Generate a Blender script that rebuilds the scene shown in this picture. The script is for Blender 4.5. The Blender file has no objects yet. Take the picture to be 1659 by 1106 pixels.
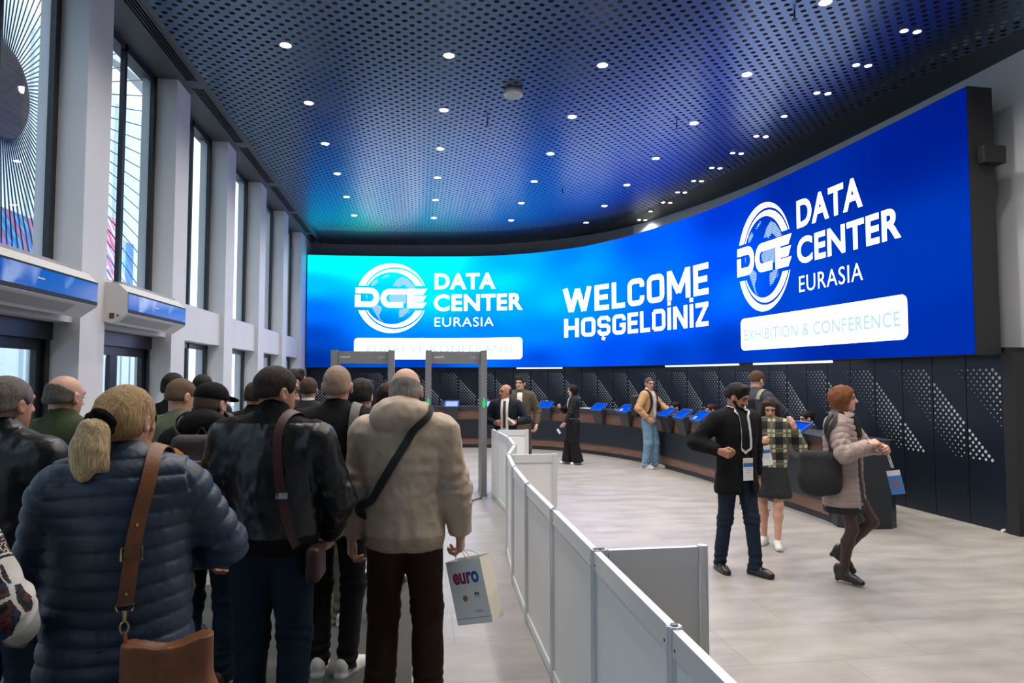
import bpy, math, random
import numpy as np
from mathutils import Vector, Matrix
from mathutils.geometry import tessellate_polygon
random.seed(4)
C = bpy.context.scene.collection
SCN = bpy.context.scene
PI = math.pi
# ---------------------------------------------------------------- camera, world, light, exposure
cam = bpy.data.cameras.new('camera'); camo = bpy.data.objects.new('camera', cam); C.objects.link(camo)
cam.sensor_width = 36.0; cam.lens = 24.0; cam.clip_start = 0.05; cam.clip_end = 300
camo.location = (0, 0, 1.78)
camo.rotation_euler = (math.radians(90) + math.atan(57/1106), 0, math.radians(-7.75))
SCN.camera = camo
SCN.view_settings.view_transform = 'Standard'; SCN.view_settings.look = 'None'
SCN.view_settings.gamma = 1; SCN.view_settings.use_curve_mapping = False
SCN.view_settings.exposure = 0.0
try:
    SCN.cycles.use_denoising = True
    SCN.cycles.max_bounces = 6; SCN.cycles.diffuse_bounces = 3; SCN.cycles.glossy_bounces = 3
    SCN.cycles.transmission_bounces = 4; SCN.cycles.transparent_max_bounces = 12
    SCN.cycles.caustics_reflective = False; SCN.cycles.caustics_refractive = False
    SCN.cycles.sample_clamp_indirect = 4.0
except Exception: pass
w = bpy.data.worlds.new('daylight'); SCN.world = w; w.use_nodes = True
bgn = w.node_tree.nodes['Background']
bgn.inputs[0].default_value = (0.72, 0.86, 1.0, 1); bgn.inputs[1].default_value = 2.7
def area_light(name, loc, rot, sx, sy, power, col):
    l = bpy.data.lights.new(name, 'AREA'); l.shape = 'RECTANGLE'; l.size = sx; l.size_y = sy; l.energy = power; l.color = col
    o = bpy.data.objects.new(name, l); o.location = loc; o.rotation_euler = rot; C.objects.link(o); return o
# overcast daylight that falls in through the long window wall
portal = area_light('window_daylight', (-3.62, 8.0, 2.8), (0, math.radians(-90), 0), 5.6, 26, 1, (1, 1, 1)); portal.data.cycles.is_portal = True
DOWN_W = 138; DOWN_GLOW = 30.0; SCREEN = 1.0

# ---------------------------------------------------------------- materials
def lin(c):
    return tuple(((v/12.92) if v <= .04045 else ((v+.055)/1.055)**2.4) for v in c)
def h(x):
    x = x.lstrip('#'); return lin(tuple(int(x[i:i+2], 16)/255 for i in (0, 2, 4)))
MATS = {}
def mat(name, col, rough=.6, metal=0., var=.0, vscale=8., bump=0., bscale=60., spec=.5, emit=None, estr=0., detail=4., sheen=0., stretch=None):
    if name in MATS: return MATS[name]
    m = bpy.data.materials.new(name); m.use_nodes = True; MATS[name] = m
    nt = m.node_tree; b = nt.nodes['Principled BSDF']
    b.inputs['Base Color'].default_value = (*col, 1); b.inputs['Roughness'].default_value = rough
    b.inputs['Metallic'].default_value = metal; b.inputs['Specular IOR Level'].default_value = spec
    if sheen: b.inputs['Sheen Weight'].default_value = sheen
    if emit: b.inputs['Emission Color'].default_value = (*emit, 1); b.inputs['Emission Strength'].default_value = estr
    tc = nt.nodes.new('ShaderNodeTexCoord'); vec = tc.outputs['Object']
    if stretch:
        mp = nt.nodes.new('ShaderNodeMapping'); mp.inputs['Scale'].default_value = stretch
        nt.links.new(vec, mp.inputs[0]); vec = mp.outputs[0]
    if var:
        n = nt.nodes.new('ShaderNodeTexNoise'); n.inputs['Scale'].default_value = vscale; n.inputs['Detail'].default_value = detail
        nt.links.new(vec, n.inputs['Vector'])
        r = nt.nodes.new('ShaderNodeValToRGB')
        r.color_ramp.elements[0].position = .3; r.color_ramp.elements[1].position = .7
        r.color_ramp.elements[0].color = (*[max(0, c*(1-var)) for c in col], 1); r.color_ramp.elements[1].color = (*[min(1, c*(1+var)) for c in col], 1)
        nt.links.new(n.outputs[0], r.inputs[0]); nt.links.new(r.outputs[0], b.inputs['Base Color'])
    if bump:
        n2 = nt.nodes.new('ShaderNodeTexNoise'); n2.inputs['Scale'].default_value = bscale; n2.inputs['Detail'].default_value = 3
        nt.links.new(vec, n2.inputs['Vector'])
        bp = nt.nodes.new('ShaderNodeBump'); bp.inputs['Strength'].default_value = bump; bp.inputs['Distance'].default_value = .01
        nt.links.new(n2.outputs[0], bp.inputs['Height']); nt.links.new(bp.outputs[0], b.inputs['Normal'])
    return m
def emat(name, col, s=1.):
    if name in MATS: return MATS[name]
    m = bpy.data.materials.new(name); m.use_nodes = True; MATS[name] = m
    nt = m.node_tree; nt.nodes.remove(nt.nodes['Principled BSDF'])
    e = nt.nodes.new('ShaderNodeEmission'); e.inputs[0].default_value = (*col, 1); e.inputs[1].default_value = s
    nt.links.new(e.outputs[0], nt.nodes['Material Output'].inputs[0]); return m
def glass_mat():
    m = bpy.data.materials.new('window_glass'); m.use_nodes = True; MATS['glass'] = m
    nt = m.node_tree; nt.nodes.remove(nt.nodes['Principled BSDF'])
    t = nt.nodes.new('ShaderNodeBsdfTransparent'); t.inputs[0].default_value = (.93, .97, .98, 1)
    g = nt.nodes.new('ShaderNodeBsdfGlossy'); g.inputs['Roughness'].default_value = .02
    lw = nt.nodes.new('ShaderNodeLayerWeight'); lw.inputs[0].default_value = .5
    f5 = nt.nodes.new('ShaderNodeMath'); f5.operation = 'POWER'; f5.inputs[1].default_value = 4.; nt.links.new(lw.outputs['Facing'], f5.inputs[0])
    f = nt.nodes.new('ShaderNodeMath'); f.operation = 'MULTIPLY_ADD'; f.inputs[1].default_value = .5; f.inputs[2].default_value = .03; nt.links.new(f5.outputs[0], f.inputs[0])
    x = nt.nodes.new('ShaderNodeMixShader')
    nt.links.new(f.outputs[0], x.inputs[0]); nt.links.new(t.outputs[0], x.inputs[1]); nt.links.new(g.outputs[0], x.inputs[2])
    nt.links.new(x.outputs[0], nt.nodes['Material Output'].inputs[0]); return m
GLASS = glass_mat()
def math_node(nt, op, a, b=None, c=None):
    n = nt.nodes.new('ShaderNodeMath'); n.operation = op
    for i, v in enumerate((a, b, c)):
        if v is None: continue
        if isinstance(v, (int, float)): n.inputs[i].default_value = v
        else: nt.links.new(v, n.inputs[i])
    return n.outputs[0]
def ceiling_mat():
    # sheet metal punched with staggered round holes 6 cm wide
    m = bpy.data.materials.new('perforated_metal'); m.use_nodes = True
    nt = m.node_tree; b = nt.nodes['Principled BSDF']
    b.inputs['Base Color'].default_value = (.11, .175, .27, 1); b.inputs['Metallic'].default_value = .95; b.inputs['Roughness'].default_value = .30
    tc = nt.nodes.new('ShaderNodeTexCoord'); sp = nt.nodes.new('ShaderNodeSeparateXYZ'); nt.links.new(tc.outputs['Object'], sp.inputs[0])
    def cell(ox, oy):
        d = []
        for o, p, off in ((sp.outputs[0], .157, ox), (sp.outputs[1], .171, oy)):
            u = math_node(nt, 'ADD', math_node(nt, 'DIVIDE', o, p), off+100)
            f = math_node(nt, 'SUBTRACT', math_node(nt, 'FRACT', u), .5)
            d.append(math_node(nt, 'POWER', math_node(nt, 'MULTIPLY', f, p), 2))
        return math_node(nt, 'SQRT', math_node(nt, 'ADD', *d))
    r = math_node(nt, 'MINIMUM', cell(.14, .4), cell(.64, .9))
    hole = math_node(nt, 'LESS_THAN', r, .0305)
    t = nt.nodes.new('ShaderNodeBsdfTransparent'); x = nt.nodes.new('ShaderNodeMixShader')
    nt.links.new(hole, x.inputs[0]); nt.links.new(b.outputs[0], x.inputs[1]); nt.links.new(t.outputs[0], x.inputs[2])
    nt.links.new(x.outputs[0], nt.nodes['Material Output'].inputs[0]); return m
def floor_mat():
    m = bpy.data.materials.new('stone_tile_floor'); m.use_nodes = True
    nt = m.node_tree; b = nt.nodes['Principled BSDF']
    tc = nt.nodes.new('ShaderNodeTexCoord'); mp = nt.nodes.new('ShaderNodeMapping'); nt.links.new(tc.outputs['Object'], mp.inputs[0])
    mp.inputs['Location'].default_value = (.35, .12, 0)
    br = nt.nodes.new('ShaderNodeTexBrick'); br.inputs['Scale'].default_value = 1; br.inputs['Brick Width'].default_value = 1.2
    br.inputs['Row Height'].default_value = .6; br.inputs['Mortar Size'].default_value = .0028; br.inputs['Mortar Smooth'].default_value = .1
    br.inputs['Color1'].default_value = (.36, .335, .31, 1); br.inputs['Color2'].default_value = (.32, .305, .29, 1); br.inputs['Mortar'].default_value = (.22, .21, .20, 1)
    nt.links.new(mp.outputs[0], br.inputs['Vector'])
    mp2 = nt.nodes.new('ShaderNodeMapping'); mp2.inputs['Scale'].default_value = (.7, 1.9, 1); nt.links.new(tc.outputs['Object'], mp2.inputs[0])
    n = nt.nodes.new('ShaderNodeTexNoise'); n.inputs['Scale'].default_value = 2.2; n.inputs['Detail'].default_value = 8; n.inputs['Roughness'].default_value = .65
    nt.links.new(mp2.outputs[0], n.inputs['Vector'])
    r = nt.nodes.new('ShaderNodeValToRGB'); r.color_ramp.elements[0].position = .32; r.color_ramp.elements[1].position = .68
    r.color_ramp.elements[0].color = (.80, .79, .78, 1); r.color_ramp.elements[1].color = (1.15, 1.13, 1.12, 1)
    nt.links.new(n.outputs[0], r.inputs[0])
    mx = nt.nodes.new('ShaderNodeMix'); mx.data_type = 'RGBA'; mx.blend_type = 'MULTIPLY'; mx.inputs[0].default_value = 1
    nt.links.new(br.outputs[0], mx.inputs[6]); nt.links.new(r.outputs[0], mx.inputs[7]); nt.links.new(mx.outputs[2], b.inputs['Base Color'])
    rr = math_node(nt, 'MULTIPLY_ADD', n.outputs[0], .25, .22); nt.links.new(rr, b.inputs['Roughness'])
    b.inputs['Specular IOR Level'].default_value = .6
    return m

# ---------------------------------------------------------------- mesh helpers
class MB:
    def __init__(s): s.v = []; s.f = []; s.mi = []; s.cur = 0
    def add(s, vs, fs):
        n = len(s.v); s.v += [tuple(map(float, p)) for p in vs]; s.f += [tuple(i+n for i in f) for f in fs]; s.mi += [s.cur]*len(fs); return s
    def box(s, x0, x1, y0, y1, z0, z1):
        return s.add([(x, y, z) for x in (x0, x1) for y in (y0, y1) for z in (z0, z1)],
                     [(0, 1, 3, 2), (4, 6, 7, 5), (0, 4, 5, 1), (2, 3, 7, 6), (0, 2, 6, 4), (1, 5, 7, 3)])
    def obox(s, c, ux, uy, uz):     # oriented box, half vectors
        c, ux, uy, uz = (np.array(a, float) for a in (c, ux, uy, uz))
        return s.add([c+i*ux+j*uy+k*uz for i in (-1, 1) for j in (-1, 1) for k in (-1, 1)],
                     [(0, 1, 3, 2), (4, 6, 7, 5), (0, 4, 5, 1), (2, 3, 7, 6), (0, 2, 6, 4), (1, 5, 7, 3)])
    def prism(s, poly, z0, z1, axis=2):
        # polygon extruded along an axis; axis 2: poly=(x,y); 1: poly=(x,z); 0: poly=(y,z)
        def P(a, b, t): return (a, b, t) if axis == 2 else ((a, t, b) if axis == 1 else (t, a, b))
        n = len(poly); vs = [P(a, b, z0) for a, b in poly] + [P(a, b, z1) for a, b in poly]
        tri = tessellate_polygon([[Vector((a, b, 0)) for a, b in poly]])
        fs = [tuple(reversed(t)) for t in tri] + [tuple(i+n for i in t) for t in tri] + [(i, (i+1) % n, (i+1) % n+n, i+n) for i in range(n)]
        return s.add(vs, fs)
    def tube(s, path, r, n=8, caps=True):
        P = [np.array(p, float) for p in path]; k = len(P); R = r if isinstance(r, (list, tuple)) else [r]*k
        vs = []
        t0 = P[1]-P[0]; t0 = t0/np.linalg.norm(t0); up = np.array([0, 0, 1.]) if abs(t0[2]) < .9 else np.array([1., 0, 0])
        for i in range(k):
            t = P[min(i+1, k-1)]-P[max(i-1, 0)]; t = t/(np.linalg.norm(t)+1e-12)
            a = np.cross(t, up); a /= np.linalg.norm(a); b = np.cross(a, t); up = b
            for j in range(n):
                q = 2*PI*j/n; vs.append(P[i]+R[i]*(math.cos(q)*a+math.sin(q)*b))
        fs = [(i*n+j, i*n+(j+1) % n, (i+1)*n+(j+1) % n, (i+1)*n+j) for i in range(k-1) for j in range(n)]
        if caps: fs += [tuple(range(n-1, -1, -1)), tuple((k-1)*n+j for j in range(n))]
        return s.add(vs, fs)
    def disc(s, c, r, z=None, n=24, th=.0):
        return s.lathe([(0, 0), (r, 0)], c, n) if not th else s.lathe([(0, 0), (r, 0), (r, th), (0, th)], c, n)
    def lathe(s, prof, c=(0, 0, 0), n=24):
        vs = []; fs = []
        for r, z in prof:
            for j in range(n):
                q = 2*PI*j/n; vs.append((c[0]+r*math.cos(q), c[1]+r*math.sin(q), c[2]+z))
        for i in range(len(prof)-1):
            for j in range(n): fs.append((i*n+j, i*n+(j+1) % n, (i+1)*n+(j+1) % n, (i+1)*n+j))
        return s.add(vs, fs)
    def build(s, name, m, parent=None, smooth=False):
        me = bpy.data.meshes.new(name); me.from_pydata(s.v, [], s.f)
        for x in (m if isinstance(m, (list, tuple)) else [m]): me.materials.append(x)
        if any(s.mi): me.polygons.foreach_set('material_index', s.mi)
        if smooth: me.polygons.foreach_set('use_smooth', [True]*len(me.polygons))
        me.validate(); me.update()
        o = bpy.data.objects.new(name, me); C.objects.link(o)
        if parent: o.parent = parent
        return o
def tag(o, label=None, cat=None, group=None, kind=None):
    if label: o['label'] = label
    if cat: o['category'] = cat
    if group: o['group'] = group
    if kind: o['kind'] = kind
    return o
def thing(name, label, cat, loc=(0, 0, 0), rz=0, group=None, kind=None):
    o = bpy.data.objects.new(name, None); C.objects.link(o); o.location = loc; o.rotation_euler = (0, 0, rz); o.empty_display_size = .1
    return tag(o, label, cat, group, kind)
def copy_tree(o, parent=None):
    c = o.copy(); C.objects.link(c)
    if parent: c.parent = parent
    for ch in o.children: copy_tree(ch, c)
    return c
def crom(P, n=10):
    P = np.array(P, float); Q = np.vstack([2*P[0]-P[1], P, 2*P[-1]-P[-2]]); o = []
    for i in range(len(P)-1):
        a, b, c, d = Q[i:i+4]
        for k in range(n):
            t = k/n; o.append(.5*(2*b+(c-a)*t+(2*a-5*b+4*c-d)*t*t+(3*b-a-3*c+d)*t**3))
    o.append(P[-1]); return np.array(o)
class Curve2:
    """plan curve with arc length; at(s, z, off) -> 3d point, off>0 towards the hall"""
    def __init__(s, P, n=12):
        s.K = crom(P, n); s.S = np.r_[0, np.cumsum(np.linalg.norm(np.diff(s.K, axis=0), axis=1))]; s.L = s.S[-1]
        T = np.gradient(s.K, axis=0); T /= np.linalg.norm(T, axis=1)[:, None]; s.T = T
    def frame(s, q):
        x = np.interp(q, s.S, s.K[:, 0]); y = np.interp(q, s.S, s.K[:, 1]); tx = np.interp(q, s.S, s.T[:, 0]); ty = np.interp(q, s.S, s.T[:, 1])
        l = math.hypot(tx, ty); tx /= l; ty /= l
        if q < 0: x += tx*q; y += ty*q
        if q > s.L: x += tx*(q-s.L); y += ty*(q-s.L)
        return np.array([x, y]), np.array([tx, ty]), np.array([ty, -tx])   # curve runs left to right seen from the hall; normal to its right = hall side
    def at(s, q, z, off=0.):
        p, t, n = s.frame(q); return (p[0]+n[0]*off, p[1]+n[1]*off, z)
    def near(s, x, y):
        i = int(np.argmin((s.K[:, 0]-x)**2+(s.K[:, 1]-y)**2)); return s.S[i]
def sweep(mb, cv, prof, s0, s1, step=.15, closed=True, caps=True):
    """profile [(offset, z)] swept along a plan curve"""
    n = max(2, int((s1-s0)/step)+1); k = len(prof); vs = []
    for i in range(n):
        q = s0+(s1-s0)*i/(n-1)
        for off, z in prof: vs.append(cv.at(q, z, off))
    fs = []
    for i in range(n-1):
        for j in range(k if closed else k-1):
            j2 = (j+1) % k; fs.append((i*k+j, i*k+j2, (i+1)*k+j2, (i+1)*k+j))
    if closed and caps: fs += [tuple(range(k)), tuple((n-1)*k+j for j in reversed(range(k)))]
    mb.add(vs, fs)
def text_mesh(body, bold=0., sp=1.08):
    c = bpy.data.curves.new('lettering', 'FONT'); c.body = body; c.size = 1; c.offset = bold; c.space_character = sp; c.resolution_u = 4
    o = bpy.data.objects.new('lettering', c); C.objects.link(o)
    me = bpy.data.meshes.new_from_object(o.evaluated_get(bpy.context.evaluated_depsgraph_get()))
    v = np.array([x.co[:2] for x in me.vertices]); f = [tuple(p.vertices) for p in me.polygons]
    bpy.data.objects.remove(o); bpy.data.curves.remove(c); bpy.data.meshes.remove(me)
    return v, f
def text_fit(body, bold, x0, x1, z0, z1, ymax=None):
    v, f = text_mesh(body, bold)
    a = v[:, 0].min(); b = v[:, 0].max(); lo = -bold; hi = (ymax if ymax else .69)+bold
    return np.c_[x0+(v[:, 0]-a)/(b-a)*(x1-x0), z0+(v[:, 1]-lo)/(hi-lo)*(z1-z0)], f

M_white = mat('white_paint', (.60, .61, .64), .55, var=.04, vscale=1.5, bump=.05, bscale=40)
M_dark = mat('anthracite_metal', (.022, .026, .034), .4, metal=.3, var=.1, vscale=3)
M_frame = mat('window_frame_metal', (.018, .021, .026), .35, metal=.4)
M_black = mat('matt_black', (.008, .008, .010), .6)
M_alu = mat('brushed_aluminium', (.62, .64, .66), .35, metal=.7, var=.05, vscale=20)
M_grey = mat('grey_plastic', (.17, .175, .185), .45, var=.05)
# ---------------------------------------------------------------- room shell
CEIL = 5.62
WX = -3.12
SCREEN_PTS = [(-3.09,19.42),(-1.4,19.42),(.3,19.25),(1.7,18.98),(2.9,18.42),(3.7,17.75),(4.3,17.08),(4.85,16.1),(5.25,15.05),(5.56,14.05),(5.8,13.1),(5.98,12),(6.14,10.3),(6.24,8.78),(6.31,7.02)]
CV = Curve2(SCREEN_PTS)
COUNTER_PTS = [(-3,17.5),(-1,17.45),(1.14,17.28),(2.3,17.0),(3.0,16.55),(3.57,16.0),(3.9,15.5),(4.26,14.8),(4.55,13.96),(4.72,13.0),(4.85,11.9),(4.9,11.2),(4.96,10),(4.99,9.0),(5.0,8.2),(4.98,7.85)]
CC = Curve2(COUNTER_PTS)

f = MB().box(-3.5, 7.6, -6, 20.6, -.12, 0).build('floor', floor_mat()); tag(f, kind='structure')
gp = MB().box(-40, -3.5, -30, 45, -.14, -.02).build('pavement', mat('pavement', (.42, .42, .42), .8, var=.15, vscale=1.2)); tag(gp, kind='structure')

# ceiling: perforated field, plain border, dark plenum above
edge = [(7.0, -6), (6.85, 2), (6.7, 5), (6.58, 6.51), (6.33, 7.9), (6.12, 9.6), (5.82, 11.4), (5.55, 13), (5.22, 14.6), (4.9, 16.1), (4.5, 17.3), (3.9, 18.4), (3.0, 19.3), (1.6, 19.85), (.3, 20.0), (-2.78, 20.0)]
edge = [tuple(p) for p in crom(edge, 5)]
mb = MB(); poly = [(-2.78, -6)] + edge
tri = tessellate_polygon([[Vector((a, b, 0)) for a, b in poly]])
mb.add([(a, b, CEIL) for a, b in poly], [t for t in tri])
ce = mb.build('ceiling', ceiling_mat()); tag(ce, kind='structure')
mb = MB(); n = len(edge)
outer = [(a+max(.25, (b > 5)*1.2+.4), b+(.0 if b < 15 else (b-15)*.18)) for a, b in edge]
mb.add([(a, b, CEIL) for a, b in edge] + [(a, b, CEIL) for a, b in outer] + [(a, b, CEIL+.12) for a, b in edge] + [(a, b, CEIL+.12) for a, b in outer],
       [(i, i+1, n+i+1, n+i) for i in range(n-1)] + [(2*n+i, 3*n+i, 3*n+i+1, 2*n+i+1) for i in range(n-1)] + [(i, 2*n+i, 2*n+i+1, i+1) for i in range(n-1)])
mb.build('ceiling_border', mat('ceiling_border_metal', (.03, .034, .042), .5, metal=.3), ce)
mb = MB(); mb.box(-3.3, 8.4, -6, 21.2, 6.1, 6.2); mb.build('ceiling_void', M_black, ce)
# plain strip along the windows, with slots for air between the columns
COLS = [6.8+2.36*k for k in range(-4, 6)]
mb = MB().box(-3.6, -3.03, -6, 20.6, CEIL, CEIL+.2).box(-2.86, -2.78, -6, 20.6, CEIL, CEIL+.2)
st = mb.build('ceiling_strip', mat('ceiling_strip_metal', (.065, .07, .08), .5, metal=.2), ce)
mb = MB()
for y in COLS: mb.box(-3.03, -2.86, y+.02, y+.26, CEIL, CEIL+.2)
mb.build('ceiling_strip', MATS['ceiling_strip_metal'], ce)
for y in COLS[:-1]:
    t = thing('air_diffuser', 'black linear slot air diffuser in the plain ceiling strip above the windows', 'air vent', (-2.945, y+.26, CEIL), 0, 'slot diffusers along the windows')
    L = 2.12
    fr = MB()
    for x in (-.078, .078): fr.box(x-.007, x+.007, 0, L, -.008, .03)
    fr.build('frame', MATS['ceiling_strip_metal'], t)
    s_ = MB()
    for x in (-.042, -.008, .026, .060): s_.box(x-.006, x+.006, 0, L, .0, .03)
    s_.build('blades', M_dark, t)
    MB().box(-.085, .085, 0, L, .05, .06).build('cavity', M_black, t)

# left wall: piers and spandrels, one wall
mb = MB()
for y in COLS: mb.box(-3.55, WX, y, y+.5, 0, CEIL)
for a, b in zip(COLS[:-1], COLS[1:]): mb.box(-3.5, WX-.07, a+.5, b, 2.28, 2.78)
mb.box(-3.55, WX, COLS[-1]+.5, 20.6, 0, CEIL)
wl = mb.build('wall_left', M_white); tag(wl, kind='structure')
# windows above, doors or windows below, one per bay
XF = -3.37
wn = 0; dn = 0
for i, (a, b) in enumerate(zip(COLS[:-1], COLS[1:])):
    y0, y1 = a+.5, b; ym = (y0+y1)/2
    wn += 1
    wf = MB()
    for (p, q) in ((y0, y0+.06), (y1-.09, y1), (ym-.035, ym+.035)): wf.box(XF-.05, XF, p, q, 2.78, CEIL)
    wf.box(XF-.05, XF, y0, y1, CEIL-.09, CEIL).box(XF-.05, XF, y0, y1, 2.78, 2.84)
    t = wf.build('window_%d' % wn, M_frame); tag(t, kind='structure')
    for p, q in ((y0+.06, ym-.035), (ym+.035, y1-.09)):
        MB().box(XF-.035, XF-.025, p, q, 2.84, CEIL-.09).build('pane', GLASS, t)
    if a in COLS[3:5]:
        dn += 1; d = MB().box(XF-.12, XF, y0, y0+.06, 0, 2.28).box(XF-.12, XF, y1-.06, y1, 0, 2.28).box(XF-.14, XF+.02, y0, y1, 2.12, 2.28).build('door_%d' % dn, M_frame); tag(d, kind='structure')
        for k, (p, q) in enumerate(((y0+.06, ym), (ym, y1-.06))):
            lf = MB().box(XF-.09, XF-.04, p, p+.09, .02, 2.12).box(XF-.09, XF-.04, q-.09, q, .02, 2.12).box(XF-.09, XF-.04, p+.09, q-.09, .02, .22).box(XF-.09, XF-.04, p+.09, q-.09, 2.02, 2.12).build('door_leaf', M_frame, d)
            MB().box(XF-.07, XF-.06, p+.09, q-.09, .22, 2.02).build('pane', GLASS, lf)
            hy = q-.045 if k == 0 else p+.045
            MB().tube([(XF-.04, hy, .8), (XF+.03, hy, .82), (XF+.03, hy, 1.38), (XF-.04, hy, 1.4)], .014, 8).build('handle', M_alu, lf)
    else:
        wn += 1
        wf = MB()
        for (p, q) in ((y0, y0+.06), (y1-.08, y1), (ym-.04, ym+.04)): wf.box(XF-.05, XF, p, q, 0, 2.28)
        wf.box(XF-.05, XF, y0, y1, 2.2, 2.28).box(XF-.05, XF, y0, y1, 0, .12)
        t = wf.build('window_%d' % wn, M_frame); tag(t, kind='structure')
        for p, q in ((y0+.06, ym-.04), (ym+.04, y1-.08)):
            MB().box(XF-.035, XF-.025, p, q, .12, 2.2).build('pane', GLASS, t)
# right wall behind and beside the screen
mb = MB(); sweep(mb, CV, [(-.70, 0), (-.70, CEIL+.4), (-.9, CEIL+.4), (-.9, 0)], 9.0, CV.L+13, .3)
wr = mb.build('wall_right', M_white); tag(wr, kind='structure')
mb = MB(); sweep(mb, CV, [(-.685, 0), (-.685, .1), (-.70, .1), (-.70, 0)], CV.L+.12, CV.L+13, .5)
tag(mb.build('baseboard_right', mat('grey_skirting', (.16, .165, .17), .5)), kind='structure')
mb = MB(); sweep(mb, CV, [(-.70, 2.0), (-.70, CEIL+.4), (-.9, CEIL+.4), (-.9, 2.0)], -.4, 9.0, .2)
wb = mb.build('wall_back', mat('upper_wall_grey', (.25, .26, .28), .7, var=.05)); tag(wb, kind='structure')

tag(MB().box(-3.5, 7.6, -6.2, -6, 0, 6.1).build('wall_front_unseen', M_white), kind='structure')  # unseen end wall, added to cut the sky light coming from behind
# lower back wall: dark perforated cladding panels along the curve
WC = Curve2([tuple(CV.frame(q)[0]-.36*CV.frame(q)[2]) for q in np.linspace(0, CV.L, 46)], 4)
M_panel = mat('navy_panel', (.009, .015, .027), .33, metal=.2, var=.1, vscale=1.5)
M_dot = mat('pale_perforation', (.46, .50, .53), .5)
PW = WC.L/36
dots = {}
for k in range(-1, 20):
    s0 = 17.84-1.058*k
    for r in range(24):
        z = 1.86-.046*r
        xd = s0+(1.86-z)*.95
        for c in range(-10, 13):
            q = s0+c*.088+(.044 if r % 2 else 0)
            dist = xd-q
            rad = .0205*(1-dist/.78)
            if dist < -.01 or rad < .0045 or not (.03 < q < WC.L-.03): continue
            i = int(q/PW)
            if min(q-i*PW, (i+1)*PW-q) < .018: continue
            dots.setdefault(i, []).append((q, z, rad))
lowback = MB(); sweep(lowback, WC, [(-.03, 0), (-.03, 2.12), (-.5, 2.12), (-.5, 0)], -.3, WC.L, .25)
wall_low = lowback.build('wall_back_lower', M_black); tag(wall_low, kind='structure')
for i in range(36):
    mb = MB(); sweep(mb, WC, [(0, .0), (0, 2.06), (-.03, 2.06), (-.03, .0)], i*PW+.005, (i+1)*PW-.005, .09)
    mb.cur = 1
    for q, z, r in dots.get(i, []):
        vs = []; m_ = 8 if q > 12 else 6
        for j in range(m_):
            an = 2*PI*j/m_; vs.append(WC.at(q+r*math.cos(an), z+r*math.sin(an), .005))
        mb.add(vs, [tuple(reversed(range(m_)))])
    o = mb.build('cladding_panel', [M_panel, M_dot], wall_low)
mb = MB(); sweep(mb, WC, [(.03, 0), (.03, 2.06), (-.5, 2.06), (-.5, 0)], WC.L+.005, WC.L+.16, .1)
mb.build('end_post', M_black, wall_low)

# ---------------------------------------------------------------- the curved LED screen
def hexs(x): return np.array([int(x[i:i+2], 16)/255 for i in (0, 2, 4)])
ART = [(.2,5.1,'00e5ff'),(1.5,5.1,'00ffff'),(3.5,5.0,'00e0ff'),(5.8,5.0,'00a8ff'),(.2,4.3,'00b0ff'),(.2,3.6,'0070e8'),(.2,2.9,'0048c0'),(.2,2.2,'003098'),(2,3.2,'0088ff'),(2.3,4,'00c0ff'),(3.5,4,'00ccff'),(5.5,4.4,'00c4ff'),(5.5,3.6,'00a0ff'),(5,3.1,'0084ff'),(3,2.15,'0040b8'),(6.5,2.2,'0050d0'),(6.5,3,'0088ff'),(7,3.8,'00b0ff'),(8,4.5,'009cff'),(7.5,5,'0088f8'),(9,3.8,'0088ff'),(9,2.3,'0050d8'),(10,5,'0060f0'),(11,4,'0070ff'),(11,3,'0060f0'),(11,2.2,'0040c0'),(13,5,'0038c8'),(13,4,'0054e0'),(13.2,3.4,'0070f8'),(13,2.3,'0038b8'),(15,5,'0028a0'),(15,3,'0048c8'),(16,2.15,'0028a0'),(17.5,4.8,'002090'),(18.3,5,'001c88'),(17.8,3.5,'0038b0'),(18.3,2.2,'0030a8')]
AP = np.array([(a, b*1.8) for a, b, _ in ART]); AC = np.array([hexs(c) for *_, c in ART])
def art(s, z):
    d = np.hypot(AP[:, 0]-s, AP[:, 1]-z*1.8)+.25
    k = d**-3.2; c = (k[:, None]*AC).sum(0)/k.sum()
    r_, g_, b_ = lin(c); return (r_, g_*(1+1.7*g_*g_), b_*(1+.9*b_**3))     # the blue diodes drive past what the camera holds
ZB, ZT = 2.03, 5.17
led = thing('led_screen', 'huge curved blue video wall with white welcome lettering above the desks', 'screen', (0, 0, 0))
mb = MB(); sweep(mb, CV, [(0, ZB), (0, ZT), (-.34, ZT), (-.34, ZB)], 0, CV.L, .15); mb.build('cabinet', M_black, led)
ns, nz = 180, 34; vs = []; col = []
for i in range(ns+1):
    q = CV.L*i/ns
    for j in range(nz+1):
        z = ZB+.01+(ZT-ZB-.02)*j/nz; vs.append(CV.at(q, z, .006)); col.append((*art(q, z), 1))
m = bpy.data.materials.new('led_graphic'); m.use_nodes = True; nt = m.node_tree; nt.nodes.remove(nt.nodes['Principled BSDF'])
at = nt.nodes.new('ShaderNodeAttribute'); at.attribute_name = 'graphic'; e = nt.nodes.new('ShaderNodeEmission'); e.inputs[1].default_value = SCREEN
nt.links.new(at.outputs[0], e.inputs[0]); nt.links.new(e.outputs[0], nt.nodes['Material Output'].inputs[0])
mb = MB(); mb.add(vs, [(i*(nz+1)+j, (i+1)*(nz+1)+j, (i+1)*(nz+1)+j+1, i*(nz+1)+j+1) for i in range(ns) for j in range(nz)])
disp = mb.build('display', m, led)
ca = disp.data.color_attributes.new('graphic', 'FLOAT_COLOR', 'POINT'); ca.data.foreach_set('color', np.array(col, np.float32).ravel())
E_white = emat('led_white', (1, 1, 1.1), 2.8); E_pale = emat('led_pale_blue', lin((.72, .86, .98)), SCREEN); E_faint = emat('led_faint_text', lin((.84, .96, .98)), SCREEN)
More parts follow.
